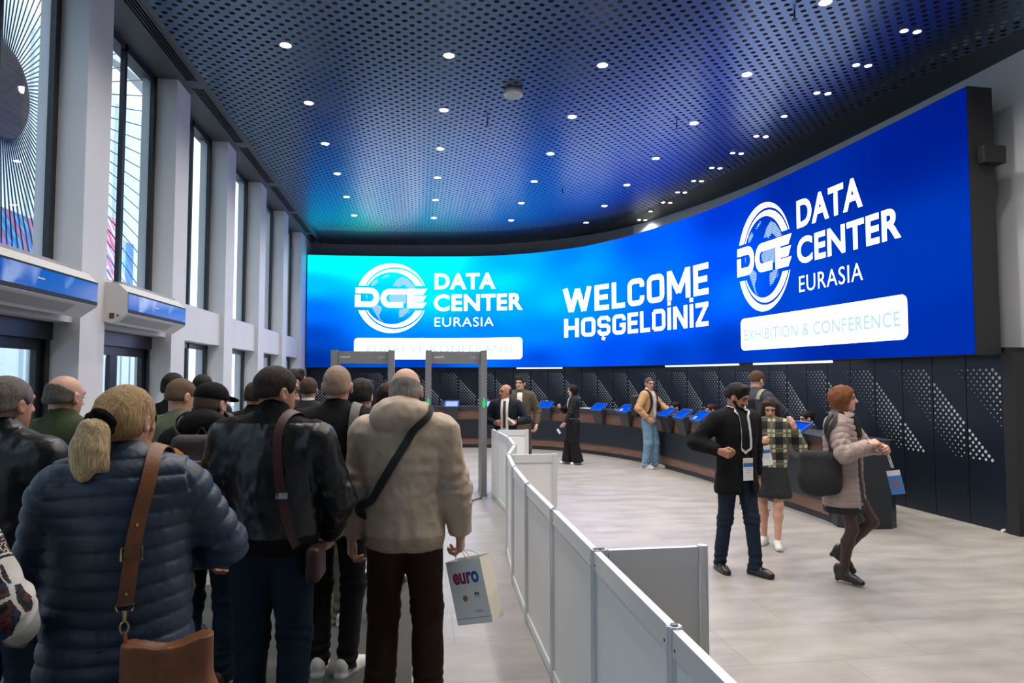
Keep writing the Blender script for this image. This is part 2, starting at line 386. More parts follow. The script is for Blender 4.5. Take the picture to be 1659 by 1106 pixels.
def on_screen(name, v, f, m, off=.012, parent=led):
    mb = MB(); mb.add([CV.at(a, b, off) for a, b in v], [tuple(t) for t in f]); return mb.build(name, m, parent)
def strip_polys(a, b):   # quads between two equally long polylines
    n = len(a); return list(a)+list(b), [(i, i+1, n+i+1, n+i) for i in range(n-1)]
def stroke(path, wd):
    P = [np.array(p, float) for p in path]; n = len(P); A = []; B = []
    for i in range(n):
        d1 = P[i]-P[i-1] if i else P[1]-P[0]; d2 = P[i+1]-P[i] if i < n-1 else d1
        d1 = d1/np.linalg.norm(d1); d2 = d2/np.linalg.norm(d2); nn = np.array([-(d1+d2)[1], (d1+d2)[0]]); nn /= np.linalg.norm(nn)
        k = wd/2/max(.4, nn @ np.array([-d1[1], d1[0]])); A.append(P[i]+nn*k); B.append(P[i]-nn*k)
    return strip_polys(A, B)
def circ_strip(c1, r1, c2, r2, cut, up, n=40):
    def pts(c, r):
        s_ = 1 if up else -1
        a0 = math.asin(max(-1, min(1, (s_*cut-c[1])*s_/r))); return [(c[0]+r*math.cos(t), c[1]+s_*r*math.sin(t)) for t in np.linspace(PI-a0, a0, n)]
    return strip_polys(pts(c1, r1), pts(c2, r2))
def fill(poly):
    return [tuple(p) for p in poly], [tuple(t) for t in tessellate_polygon([[Vector((a, b, 0)) for a, b in poly]])]
def merge(*parts):
    V = []; F = []
    for v, f in parts:
        n = len(V); V += [tuple(p) for p in v]; F += [tuple(i+n for i in t) for t in f]
    return V, F
def arc(c, rx, ry, a0, a1, n=14): return [(c[0]+rx*math.cos(t), c[1]+ry*math.sin(t)) for t in np.linspace(math.radians(a0), math.radians(a1), n)]
def logo_parts():
    # drawn round the emblem's centre, outer radius 1, y up
    g = lambda x, y: ((x-590)/447, (575-y)/447)
    rings = merge(*[p for up in (1, 0) for p in (circ_strip((0, 0), 1., (.083, -.025*(1 if up else -1)), .915, .355, up), circ_strip((.083, -.04*(1 if up else -1)), .882, (0, -.022*(1 if up else -1)), .772, .355, up))])
    D = stroke([g(135, 480), g(320, 480)]+[g(*p) for p in arc((320, 568), 78, 88, -80, 80)]+[g(320, 656), g(163, 656), g(163, 535)], .155)
    Cc = stroke([g(775, 492), g(575, 492)]+[g(*p) for p in arc((560, 577), 75, 85, 260, 100)]+[g(575, 662), g(735, 662)], .155)
    E = merge(fill([g(785, 455), g(868, 455), g(868, 702), g(785, 702)]), fill([g(860, 455), g(1042, 455), g(990, 530), g(860, 530)]), fill([g(860, 546), g(1030, 546), g(985, 622), g(860, 622)]), fill([g(860, 632), g(1035, 632), g(985, 702), g(860, 702)]))
    land = [[(325,670),(400,655),(465,690),(460,740),(430,790),(450,850),(490,885),(440,860),(390,780)], [(690,715),(820,700),(790,760),(740,805),(690,825),(680,770)],
            [(555,545),(640,520),(770,520),(770,640),(600,635),(560,600)], [(600,415),(650,340),(720,300),(790,330),(860,400),(890,445),(800,445),(740,400),(680,430)],
            [(330,415),(340,365),(400,335),(420,370),(370,410)], [(465,320),(510,285),(560,265),(545,295),(480,322)], [(262,530),(280,535),(282,590),(270,570)], [(800,770),(825,720),(820,760)]]
    hatch = []
    for L in land:
        L = [g(*p) for p in L]; ys = [p[1] for p in L]; y = min(ys)+.01
        while y < max(ys):                      # horizontal hatching lines of the map
            xs = sorted(a[0]+(y-a[1])/(b[1]-a[1])*(b[0]-a[0]) for a, b in zip(L, L[1:]+L[:1]) if (a[1]-y)*(b[1]-y) < 0)
            for a, b in zip(xs[::2], xs[1::2]): hatch.append(([(a, y-.011), (b, y-.011), (b, y+.011), (a, y+.011)], [(0, 1, 2, 3)]))
            y += .031
    return rings, merge(D, Cc, E), merge(*hatch)
RG, DCE, MAP = logo_parts()
def place(vf, cx, cz, rx, rz): return [(cx+a*rx, cz+b*rz) for a, b in vf[0]], vf[1]
def rrect(s0, s1, z0, z1, r):
    # rounded bar cut into columns so that it follows the bend of the screen
    xs = sorted(set([s0+r*(1-math.cos(t)) for t in np.linspace(0, PI/2, 7)]+[s1-r*(1-math.cos(t)) for t in np.linspace(0, PI/2, 7)]+list(np.arange(s0+r, s1-r, .12))))
    def ins(x):
        d = max(0, s0+r-x, x-(s1-r)); return r-math.sqrt(max(0, r*r-d*d))
    return strip_polys([(x, z0+ins(x)) for x in xs], [(x, z1-ins(x)) for x in xs])
for (cx, cz, rx, rz, tx) in ((2.32, 3.983, .985, .983, [(3.52, 5.25, 4.235, 4.69), (3.50, 6.05, 3.62, 4.09), (3.525, 5.2, 3.19, 3.44)]),
                             (14.19, 3.90, .805, .965, [(15.147, 16.68, 4.20, 4.66), (15.135, 17.40, 3.61, 4.04), (15.172, 16.645, 3.152, 3.41)])):
    on_screen('emblem_rings', *place(RG, cx, cz, rx, rz), E_white); on_screen('emblem_map', *place(MAP, cx, cz, rx, rz), E_pale, .010)
    on_screen('emblem_letters', *place(DCE, cx, cz, rx, rz), E_white, .014)
    for (a, b, c, d), tt, bo in zip(tx, ('DATA', 'CENTER', 'EURASIA'), (.032, .032, -.004)):
        on_screen('lettering', *text_fit(tt, bo, a, b, c, d), E_white)
def block_letters(word, x0, x1, z0, z1, wt=.19, gap=.13):
    w_ = wt; a = w_/2; b = 1-a
    def cor(cx, cy, r, a0, a1): return [(cx+r*math.cos(t), cy+r*math.sin(t)) for t in np.linspace(math.radians(a0), math.radians(a1), 5)]
    def glyph(c):
        r = .16
        if c in 'OCG':
            W_ = .76; R_ = W_-a
            tl, tr, br, bl = cor(a+r, b-r, r, 90, 180), cor(R_-r, b-r, r, 0, 90), cor(R_-r, a+r, r, 270, 360), cor(a+r, a+r, r, 180, 270)
            if c == 'O': return W_, [tl+bl+br+tr+[tl[0], tl[1]]]
            if c == 'C': return W_, [[(R_, .66)]+tr+tl+bl+br+[(R_, .34)]]
            return W_, [[(R_, .68)]+tr+tl+bl+br+[(R_, .50)], [(R_+a, .46), (.42, .46)]]
        if c == 'D': return .76, [[(a, a), (a, b)], [(a, b)]+cor(.76-a-.17, b-.17, .17, 90, 0)+cor(.76-a-.17, a+.17, .17, 0, -90)+[(a, a)]]
        if c == 'E': return .62, [[(a, 0), (a, 1)], [(a, b), (.62, b)], [(a, .5), (.57, .5)], [(a, a), (.62, a)]]
        if c == 'L': return .58, [[(a, 0), (a, 1)], [(a, a), (.58, a)]]
        if c == 'H': return .74, [[(a, 0), (a, 1)], [(.74-a, 0), (.74-a, 1)], [(a, .5), (.74-a, .5)]]
        if c in 'Iİ': return w_, [[(a, 0), (a, 1)]]+([[(a, 1.1), (a, 1.27)]] if c == 'İ' else [])
        if c == 'N': return .78, [[(a, 0), (a, 1)], [(.78-a, 0), (.78-a, 1)], [(a*1.1, .97), (.78-a*1.1, .03)]]
        if c == 'M': return .98, [[(a, 0), (a, 1)], [(.98-a, 0), (.98-a, 1)], [(a*1.1, .97), (.49, .22)], [(.98-a*1.1, .97), (.49, .22)]]
        if c == 'W': return 1.14, [[(.09, 1), (.32, .04)], [(.32, .04), (.57, .95)], [(.57, .95), (.82, .04)], [(.82, .04), (1.05, 1)]]
        if c == 'Z': return .68, [[(0, b), (.68, b)], [(.60, b), (.08, a)], [(0, a), (.68, a)]]
        S_ = cor(.70-a-.15, .5+.0, .15, 0, 0)
        return .72, [[(.72-a, .70), (.72-a, b-.1), (.62-a, b), (a+.1, b), (a, b-.1), (a, .6), (a+.1, .5), (.62-a, .5), (.72-a, .4), (.72-a, a+.1), (.62-a, a), (a+.1, a), (a, a+.1), (a, .30)]]+([[(.36, -.06), (.30, -.22)]] if c == 'Ş' else [])
    x = 0; parts = []
    for c in word:
        W_, st = glyph(c)
        for p in st:
            q = []
            for (ax, ay), (bx_, by) in zip(p[:-1], p[1:]):
                if not q: q.append((ax, ay))
                if (ax, ay) != (bx_, by): q.append((bx_, by))
            v, f = stroke(q, w_); parts.append(([(px+x, py) for px, py in v], f))
        x += W_+gap
    v, f = merge(*parts); k = (x1-x0)/(x-gap)
    return [(x0+px*k, z0+py*(z1-z0)) for px, py in v], f
on_screen('lettering', *block_letters('WELCOME', 7.30, 12.40, 3.455, 4.10), E_white)
on_screen('lettering', *block_letters('HOŞGELDİNİZ', 7.34, 12.38, 2.81, 3.30), E_white)
on_screen('white_bar', *rrect(1.295, 6.043, 2.262, 2.86, .1), E_white); on_screen('lettering', *text_fit('FUARI VE KONFERANSI', .018, 1.65, 5.74, 2.45, 2.665), E_faint, .016)
on_screen('white_bar', *rrect(13.44, 17.47, 2.265, 2.855, .1), E_white); on_screen('lettering', *text_fit('EXHIBITION & CONFERENCE', .018, 13.55, 17.34, 2.44, 2.645), emat('led_faint_cyan', lin((.76, .92, .97)), SCREEN), .016)
p0 = CV.at(CV.L-.02, 4.35, -.26)
MB().obox(p0, (.14, 0, 0), (0, .12, 0), (0, 0, .10)).build('bracket', M_black, led)
for a, b in ((5.85, 6.51), (6.55, 7.21), (10.8, 13.2), (13.71, 15.8)):
    mb = MB(); sweep(mb, CV, [(-.05, 1.995), (-.05, 2.028), (-.10, 2.028), (-.10, 1.995)], a, b, .2)
    nm = 'short' if b-a < 1 else 'long'
    lab = {5.85: 'short white strip light under the screen at the left of its pair', 6.55: 'short white strip light under the screen at the right of its pair', 10.8: 'long white strip light under the screen behind the man with jeans', 13.71: 'long white strip light under the white conference bar of the screen'}[a]
    tag(mb.build('strip_light', emat('strip_glow', (.9, .95, 1), 1.6)), lab, 'light')

# ---------------------------------------------------------------- reception counter, kiosks
M_wood = mat('walnut_veneer', (.17, .088, .062), .45, var=.25, vscale=3, stretch=(1, 1, 9))
M_cpanel = mat('counter_panel', (.011, .016, .022), .4, metal=.2, var=.08)
cnt = thing('reception_counter', 'long curved reception counter with wood bands and dark perforated front', 'counter', (0, 0, 0))
def csweep(name, prof, m, s0=0, s1=None):
    mb = MB(); sweep(mb, CC, prof, s0, s1 if s1 else CC.L, .2); return mb.build(name, m, cnt)
csweep('kick_base', [(-.02, 0), (-.02, .085), (-.5, .085), (-.5, 0)], M_dark)
csweep('lower_wood_band', [(0, .085), (0, .245), (-.5, .245), (-.5, .085)], M_wood)
mb = MB(); sweep(mb, CC, [(.03, .245), (.03, .71), (-.5, .71), (-.5, .245)], 0, CC.L, .2); mb.cur = 1
q = .15
while q < CC.L-.1:
    for r in range(7):
        z = .30+.06*r; dd = (.03 if r % 2 else 0)
        for k_ in range(3):
            qq = q+k_*.06+dd; rad = .012*(1-.1*abs(3-r))
            mb.add([CC.at(qq+rad*math.cos(2*PI*j/6), z+rad*math.sin(2*PI*j/6), .032) for j in range(6)], [tuple(reversed(range(6)))])
    q += .30
mb.build('front_panel', [M_cpanel, M_black], cnt)
csweep('upper_wood_band', [(-.05, .71), (-.05, .95), (-.5, .95), (-.5, .71)], M_wood)
csweep('countertop', [(.0, .95), (.0, 1.03), (-.62, 1.03), (-.62, .95)], mat('dark_worktop', (.03, .032, .036), .35))
mb = MB(); mb.prism([(5.0, 7.84), (4.93, 7.60), (5.02, 7.44), (5.5, 7.42), (5.62, 7.5), (5.62, 7.84)], 0, 1.03); mb.build('end_panel', M_cpanel, cnt)
E_scr = emat('kiosk_blue', lin((.0, .34, .95)), 1.0); E_scw = emat('kiosk_white', lin((.72, .80, .97)), 1.0)
KS = [(3.83, 'w', 'self check-in kiosk with white screen seen through the nearer opening of the metal detector', 1), (4.78, 'w', 'self check-in kiosk with white screen right of the gate, beside the suited man', 0), (6.29, 'b', 'blue-screen kiosk between the olive suit man and the woman in black', 0),
      (7.95, 'b', 'blue-screen kiosk just right of the woman in black', 0), (8.90, 'h', 'kiosk with a pale corner on its blue screen, left of the tan jacket man', 0), (10.56, 'b', 'blue-screen kiosk just right of the tan jacket man', 0), (11.19, 'b', 'steeply seen blue-screen kiosk left of the black coat man', 0), (11.86, 'h', 'kiosk with a glowing corner partly behind the black coat man', 0), (14.75, 'b', 'blue-screen kiosk behind the woman in the pale quilted coat', 0)]
M_kside = mat('kiosk_body', (.045, .045, .05), .4, metal=.2)
for q, kd, lab, _ in KS:
    p, t_, n_ = CC.frame(q); rz = math.atan2(t_[1], t_[0])
    t = thing('check_in_kiosk', lab, 'kiosk', (p[0], p[1], .71), rz, 'check-in kiosks on the counter')
    # local: x along the counter, -y towards the hall; foot on the ledge of the front panel
    mb = MB()
    mb.add([(x*wd, y, z) for (y, z, wd) in ((-.03, .0, .12), (-.005, .0, .12), (-.13, .31, .17), (.06, .31, .17)) for x in (-1, 1)], [(0, 1, 3, 2), (4, 6, 7, 5), (0, 4, 5, 1), (2, 3, 7, 6), (0, 2, 6, 4), (1, 5, 7, 3)])
    mb.build('bracket', M_kside, t)
    ct = np.array((0, -.03, .375)); ux = np.array((1., 0, 0)); a = math.radians(33); uy = np.array((0, math.cos(a), math.sin(a))); uz = np.array((0, -math.sin(a), math.cos(a)))
    tr = MB().obox(ct, ux*.185, uy*.135, uz*.012)
    for sx in (-1, 1): tr.obox(ct+ux*.18*sx+uz*.02, ux*.006, uy*.135, uz*.012)
    for sy in (-1, 1): tr.obox(ct+uy*.13*sy+uz*.02, ux*.185, uy*.006, uz*.012)
    tr.build('tray', mat('blue_tray', (.02, .09, .35), .35), t)
    sc = MB().obox(ct+uz*.016, ux*.15, uy*.105, uz*.003).build('screen', E_scw if kd == 'w' else E_scr, t)
    if kd == 'h': MB().obox(ct+uz*.0195-ux*.09-uy*.06, ux*.05, uy*.035, uz*.001).build('lit_window', E_scw, sc)
# papers lying on the counter
for q, lab in ((7.3, 'white paper sheets on the counter right of the woman in black'), (5.0, 'white paper sheets on the counter behind the suited man'), (8.45, 'white papers on the counter between two blue kiosks')):
    p, t_, n_ = CC.frame(q); c = p-n_*.28
    tag(MB().obox((c[0], c[1], 1.033), (*t_*.2, 0), (*n_*.14, 0), (0, 0, .003)).build('paper_stack', mat('paper', (.75, .76, .78), .6)), lab, 'paper')
# ---------------------------------------------------------------- security gates
E_green = emat('gate_green', lin((.05, .85, .45)), 1.3); E_red = emat('gate_red', lin((.75, .2, .2)), .7)
def gate(x, y, lab):
    t = thing('metal_detector_gate', lab, 'gate', (x, y, 0), 0, 'walk-through metal detectors')
    for sx in (-1, 1):
        p = MB(); a, b = (.375, .455) if sx > 0 else (-.455, -.375)
        p.box(a, b, -.21, .21, .02, 2.17); p.box(a-.004, b+.004, -.22, -.17, .0, 2.175).box(a-.004, b+.004, .17, .22, 0, 2.175).box(a-.012, b+.012, -.25, .25, 0, .03)
        po = p.build('post', M_grey, t)
        g = MB(); cx = (a+b)/2
        g.lathe([(.0, 0), (.011, 0), (.011, .02), (0, .02)], (cx, -.2235, 1.44), 10)     # little walking figure sign
        g.obox((cx, -.2235, 1.40), (.006, 0, 0), (0, .002, 0), (0, 0, .045)).obox((cx-.014, -.2235, 1.355), (.006, 0, .004), (0, .002, 0), (-.008, 0, .035)).obox((cx+.014, -.2235, 1.355), (.006, 0, -.004), (0, .002, 0), (.008, 0, .035)).obox((cx, -.2235, 1.41), (.024, 0, .008), (0, .002, 0), (-.002, 0, .006))
        g.build('pictogram', E_green, po)
    hd = MB().box(-.375, .375, -.15, .15, 1.98, 2.16).build('header', M_grey, t)
    v, f_ = text_fit('GARRETT', .02, -.335, -.18, 2.055, 2.085)
    MB().add([(a, -.152, b) for a, b in v], f_).build('lettering', mat('gate_text', (.7, .7, .72), .5), hd)
    MB().box(.22, .33, -.153, -.15, 2.045, 2.085).build('readout', mat('gate_readout', (.24, .25, .26), .3), hd)
    MB().box(.30, .315, -.155, -.153, 2.058, 2.072).build('status_lamp', E_red, hd)
    return t
gate(.555, 10.46, 'grey metal detector gate right behind the bald man in beige')
gate(-.83, 10.55, 'grey metal detector gate behind the bald man in black, the farther left one')
tag(MB().tube([(.93, 10.2, .012), (.92, 10.05, .012), (.84, 9.95, .012), (.76, 9.86, .012)], .008, 6).box(.72, .78, 9.82, 9.88, 0, .02).build('power_cable', M_black), 'short black cable on the floor at the foot of the gate post', 'cable')
# ---------------------------------------------------------------- white barrier walls
M_infill = mat('barrier_board', (.74, .75, .76), .5, var=.03, vscale=2); M_rail = mat('barrier_rail', (.76, .78, .79), .35, metal=.35)
def barrier(p0, p1, lab, end=False):
    p0 = np.array(p0); p1 = np.array(p1); L = np.linalg.norm(p1-p0); rz = math.atan2(*(p1-p0)[::-1])
    t = thing('barrier_panel', lab, 'barrier', (p0[0], p0[1], 0), rz, 'white barrier panels')
    def post(x):
        o = MB().prism([(x+.024*math.cos(PI/8+k*PI/4), .024*math.sin(PI/8+k*PI/4)) for k in range(8)], 0, 1.0)
        for k in range(8): a = k*PI/4; o.obox((x+.0235*math.cos(a), .0235*math.sin(a), .5), (.003*math.cos(a), .003*math.sin(a), 0), (-.0035*math.sin(a), .0035*math.cos(a), 0), (0, 0, .498))
        return o
    po = post(0).build('post', M_rail, t); MB().lathe([(0, 0), (.013, 0), (.013, .004), (0, .004)], (0, 0, 1.0), 8).build('cap', M_grey, po)
    if end: post(L-.05).build('post', M_rail, t)
    e = L-(.075 if end else .026)
    MB().box(.026, e, -.016, .016, .915, .995).build('top_rail', M_rail, t)
    MB().box(.026, e, -.016, .016, .01, .07).build('bottom_rail', M_rail, t)
    MB().box(.026, e, -.005, .005, .07, .915).build('infill', M_infill, t)
    for x in (.045, e-.019): MB().box(x-.004, x+.004, .016, .0175, .935, .943).build('lock_screw', M_dark, t)
PR = [(.8,1.12),(.8,2.1),(.8,3.06),(.8,4.03),(.8,5.0),(.83,5.95),(.9,6.9),(1.1,7.85),(1.16,8.83),(1.13,9.75),(1.10,10.22)]
NM = ['first', 'second', 'third', 'fourth', 'fifth', 'sixth', 'seventh', 'eighth', 'ninth', 'tenth']
for i in range(len(PR)-1):
    barrier(PR[i], PR[i+1], 'white barrier panel, %s of the long run counted from the front' % NM[i], end=(i == len(PR)-2))
barrier((.83, 3.06), (1.36, 3.07), 'short white barrier wing beside the nearest part of the run', True)
barrier((.93, 6.88), (1.42, 6.86), 'short white barrier wing in front of the olive suit man', True)
barrier((1.18, 10.05), (1.64, 10.05), 'short white barrier wing in front of the suited man', True)
# ---------------------------------------------------------------- ceiling fittings
M_ring = mat('downlight_ring', (.55, .56, .58), .4); E_down = emat('downlight_lens', (1, .97, .93), DOWN_GLOW)
def downlight(x, y, r, lab, grp, power):
    t = thing('downlight', lab, 'ceiling light', (x, y, CEIL), 0, grp)
    MB().lathe([(r, -.001), (r*1.22, -.004), (r*1.26, 0), (r*1.26, .05), (r, .05), (r, -.001)], n=16).build('trim_ring', M_ring, t)
    MB().lathe([(0, -.002), (r, -.002), (r, .04), (0, .04)], n=16).build('lens', E_down, t)
    l = bpy.data.lights.new('downlight_beam', 'SPOT'); l.energy = power; l.spot_size = math.radians(150); l.spot_blend = .95; l.shadow_soft_size = .05; l.color = (1, .93, .86)
    lo = bpy.data.objects.new('downlight_beam', l); C.objects.link(lo); lo.parent = t; lo.location = (0, 0, -.03)
for x in (-1.56, .33, 2.22, 4.11):
    for k in range(-2 if x < 0 else -3, 6): downlight(x, 8.02+1.69*k, .06, 'round white downlight in the perforated ceiling, in the wide grid', 'downlights in the wide grid', DOWN_W)  # near rows over the queue are out of view, added to brighten it
for k in range(-4, 15):  # pairs nearest the camera are unseen, added to light the right wall
    y = 6.75+.84*k
    for x in (5.32, 5.48):
        if (k in (3, 10) and x > 5.4) or (x > 5.05 and y > 17.9): continue
        downlight(x, y, .038, 'small white downlight near the curved right edge of the ceiling', 'paired downlights by the right edge', DOWN_W*.35)
t = thing('ceiling_speaker', 'white round ceiling unit hanging below the perforated panels', 'speaker', (1.23, 8.92, CEIL))
MB().lathe([(0, -.075), (.115, -.075), (.13, -.06), (.13, 0), (0, 0)], n=28).build('body', mat('white_plastic', (.6, .61, .62), .5), t, True)
MB().lathe([(0, -.079), (.1, -.079), (.1, -.074), (0, -.074)], n=28).build('grille', mat('pale_grey_mesh', (.4, .41, .42), .6), t)
for x, y in ((.99, 10.0), (3.85, 9.75), (3.9, 6.55), (2.9, 13.6)):
    t = thing('sprinkler', 'small dark sprinkler head under the perforated ceiling', 'sprinkler', (x, y, CEIL), 0, 'ceiling sprinklers')
    MB().lathe([(0, -.09), (.03, -.09), (.03, -.085), (.008, -.08), (.01, 0), (0, 0)], n=10).build('head', M_dark, t)
# ---------------------------------------------------------------- air curtains over the doors
def aircurtain_front():
    m = bpy.data.materials.new('glossy_blue_front'); m.use_nodes = True; nt = m.node_tree; b = nt.nodes['Principled BSDF']
    tc = nt.nodes.new('ShaderNodeTexCoord'); n = nt.nodes.new('ShaderNodeTexNoise'); n.inputs['Scale'].default_value = 2.6; n.inputs['Detail'].default_value = 1.5; n.inputs['Distortion'].default_value = 1.2
    nt.links.new(tc.outputs['Object'], n.inputs['Vector']); r = nt.nodes.new('ShaderNodeValToRGB')
    r.color_ramp.elements[0].position = .52; r.color_ramp.elements[0].color = (.01, .10, .48, 1); r.color_ramp.elements[1].position = .68; r.color_ramp.elements[1].color = (.34, .47, .78, 1)
    nt.links.new(n.outputs[0], r.inputs[0]); nt.links.new(r.outputs[0], b.inputs['Base Color']); b.inputs['Roughness'].default_value = .12; return m
M_acf = aircurtain_front(); M_ac = mat('air_curtain_white', (.62, .62, .62), .4)
for y0, lab in ((4.92, 'white air curtain with blue front above the nearer door'), (7.28, 'white air curtain with blue front above the farther door, red switch on its end')):
    L = 1.72; t = thing('air_curtain', lab, 'air curtain', (WX, y0, 2.33), 0)
    prof = [(0, .0), (.07, -.02), (.215, .085), (.215, .30), (.13, .385), (0, .40)]
    MB().prism(prof, 0, L, 1).build('housing', M_ac, t)
    MB().prism([(.2165, .092), (.2165, .122), (.2195, .122), (.2195, .092)], .01, L-.01, 1).build('lower_trim', M_black, t)
    MB().prism([(.2165, .288), (.2165, .302), (.2195, .302), (.2195, .288)], .01, L-.01, 1).build('upper_trim', M_black, t)
    MB().prism([(.216, .122), (.216, .288), (.2205, .284), (.2205, .126)], .01, L-.01, 1).build('front', M_acf, t)
    MB().prism([(.10, .0), (.19, .063), (.187, .069), (.098, .006)], .1, L-.35, 1).build('outlet', mat('outlet_grey', (.35, .35, .36), .5), t)
    MB().box(.02, .12, .1, L-.1, .385, .415).build('intake', mat('outlet_grey', (.35, .35, .36), .5), t)
    MB().box(.2205, .2215, L*.42, L*.42+.10, .205, .215).build('nameplate', mat('paper', (.7, .7, .7), .5), t)
    if y0 > 6:
        MB().box(.05, .095, -.004, 0, .03, .085).build('switch_plate', mat('switch_red', (.10, .03, .04), .4), t); MB().lathe([(0, 0), (.012, 0), (.012, .01), (0, .01)], (.13, -.008, .06), 10).build('knob', mat('knob_red', (.3, .01, .01), .4), t)
# ---------------------------------------------------------------- outside, seen through the glass
M_fac = mat('pale_facade', (.72, .76, .80), .7, var=.06, vscale=.7)
bd = thing('building', 'pale building with tall upright panels across the street outside the windows', 'building', (-13, 8, 0))
mb = MB().box(-.3, 0, -24, 30, 0, 14); mb.build('wall', M_fac, bd)
for k in range(16):
    MB().box(0, .12, -22+k*3.2, -20.9+k*3.2, .2, 13.5).build('upright_panel', mat('facade_panel_%d' % (k % 2), ((.62, .68, .74), (.82, .86, .9))[k % 2], .5), bd)
def banner(name, y, z, wd, hh, cols, lab, x=-8.5):
    m = bpy.data.materials.new(name); m.use_nodes = True; nt = m.node_tree; b = nt.nodes['Principled BSDF']
    tc = nt.nodes.new('ShaderNodeTexCoord'); wv = nt.nodes.new('ShaderNodeTexWave'); wv.inputs['Scale'].default_value = .9; wv.inputs['Distortion'].default_value = 4; wv.bands_direction = 'DIAGONAL'
    nt.links.new(tc.outputs['Object'], wv.inputs['Vector']); r = nt.nodes.new('ShaderNodeValToRGB')
    for i, c in enumerate(cols):
        if i > 1: r.color_ramp.elements.new(.5)
    for i, c in enumerate(cols): r.color_ramp.elements[i].position = i/(len(cols)-1); r.color_ramp.elements[i].color = (*h(c), 1)
    nt.links.new(wv.outputs[0], r.inputs[0]); nt.links.new(r.outputs[0], b.inputs['Base Color'])
    t = thing('banner', lab, 'banner', (x, y, 0))
    MB().box(-.02, .02, -wd/2, wd/2, z-hh, z).build('cloth', m, t)
    for s_ in (-1, 1): MB().tube([(0, s_*wd/2, 0), (0, s_*wd/2, z+.05)], .03, 8).build('pole', M_alu, t)
banner('blue_banner', 15.3, 5.25, 1.9, 1.7, ('1060c8', '40b8f0', '2050b0', 'd060a0'), 'blue streaked banner outside the first window')
banner('pink_banner', 20.05, 6.2, .75, 2.4, ('e0508a', 'f8c8dc', 'd83070', 'f0e8f0'), 'pink and white banner outside, seen beside the first pier')
banner('sky_blue_banner', 21.3, 5.7, .6, 1.8, ('2878e0', '4aa0f4', '2060d0'), 'bright blue banner outside beyond the pink one')
# sunburst screen of rods round an oval disc, standing outside the glass
sb = thing('sunburst_screen', 'large sunburst of thin dark rods round a brown oval disc outside the windows', 'decoration', (-4.1, 0, 0))
oc = (7.2, 4.62)
ov = MB(); ov.prism([(oc[0]+.45*math.cos(a), oc[1]+.44*math.sin(a)*(1.0 if math.sin(a) > 0 else 1.1)) for a in np.linspace(0, 2*PI, 40, endpoint=False)], -.03, .03, 0)
ov.build('oval_disc', mat('slatted_wood', (.20, .135, .105), .5, var=.3, vscale=5, stretch=(1, .6, 7)), sb)
rays = MB()
for k in range(104):
    a = 2*PI*k/104+.01; ca_, sa_ = math.cos(a), math.sin(a)
    r1 = min((4.4 if ca_ > 0 else 3.6)/max(1e-3, abs(ca_)), (3.2 if sa_ > 0 else 2.15)/max(1e-3, abs(sa_)))
    rays.tube([(.0, oc[0]+.45*ca_, oc[1]+.44*sa_*(1.0 if sa_ > 0 else 1.1)), (.0, oc[0]+r1*ca_, oc[1]+r1*sa_)], .008, 4, False)
for p in ((oc[0]-3.6, .03), (oc[0]+4.4, .03)): rays.tube([(.05, p[0], 0), (.05, p[0], 7.8)], p[1], 6)
rays.build('rods', M_dark, sb)
rg = thing('red_sign', 'red and white curved roof sign high outside the windows', 'sign', (-7.5, 18.8, 0))
pts = [(math.sin(t)*3.5, 9.3+math.cos(t)*1.0) for t in np.linspace(-1.3, 1.3, 20)]
v_, f_ = stroke(pts, .5); MB().add([(0, a, b) for a, b in v_]+[(.3, a, b) for a, b in v_], [tuple(reversed(t)) for t in f_]+[tuple(i+len(v_) for i in t) for t in f_]).build('red_band', mat('sign_red', (.6, .03, .03), .5), rg)
v_, f_ = stroke([(a, b-.6) for a, b in pts], .5); MB().add([(0, a, b) for a, b in v_]+[(.3, a, b) for a, b in v_], [tuple(reversed(t)) for t in f_]+[tuple(i+len(v_) for i in t) for t in f_]).build('white_band', mat('paper', (.7, .7, .7), .5), rg)
for y in (-3, 3): MB().tube([(.15, y, 0), (.15, y, 9.4)], .08, 8).build('mast', M_alu, rg)
# ---------------------------------------------------------------- carpet runner, small things on the floor
cp = MB().box(-3.05, -.03, -2.5, 6.2, 0, .012).build('carpet', mat('grey_carpet', (.075, .078, .075), .95, var=.35, vscale=160, bump=.6, bscale=400)); tag(cp, 'dark grey entrance carpet under the queue', 'carpet')
t = thing('cable_cover', 'small white cable end on the floor at the corner of the dark wall', 'cable', (6.72, 7.08, 0))
MB().tube([(-.1, 0, .02), (-.03, .02, .025), (.03, -.02, .02), (.1, .01, .02)], .018, 6).build('cable', mat('paper', (.7, .7, .7), .5), t)
# ---------------------------------------------------------------- figure modelling: distance fields meshed to one smooth surface
A_ = lambda *p: np.array(p, float)
def rc(a, b, r1, r2=None, k=.02, m=0, sy=None, op='u'):
    a = A_(*a); b = A_(*b); r2 = r1 if r2 is None else r2; ba = b-a; L2 = float(ba@ba)+1e-12
    def f(P):
        t = np.clip((P-a)@ba/L2, 0, 1); v = P-a-t[:, None]*ba
        if sy:
            v = v*A_(1, 1/sy, 1); return (np.sqrt((v*v).sum(1))-(r1+(r2-r1)*t))*(.5+.5*sy)
        return np.sqrt((v*v).sum(1))-(r1+(r2-r1)*t)
    R = max(r1, r2); return dict(op=op, f=f, lo=np.minimum(a, b)-R, hi=np.maximum(a, b)+R, k=k, m=m)
def ell(c, r, R=None, k=.02, m=0, op='u'):
    c = A_(*c); r = A_(*r)
    def f(P):
        q = P-c
        if R is not None: q = q@R
        k0 = np.sqrt(((q/r)**2).sum(1)); k1 = np.sqrt(((q/r**2)**2).sum(1))+1e-9
        return k0*(k0-1)/k1
    M = r.max() if R is not None else r; return dict(op=op, f=f, lo=c-M, hi=c+M, k=k, m=m)
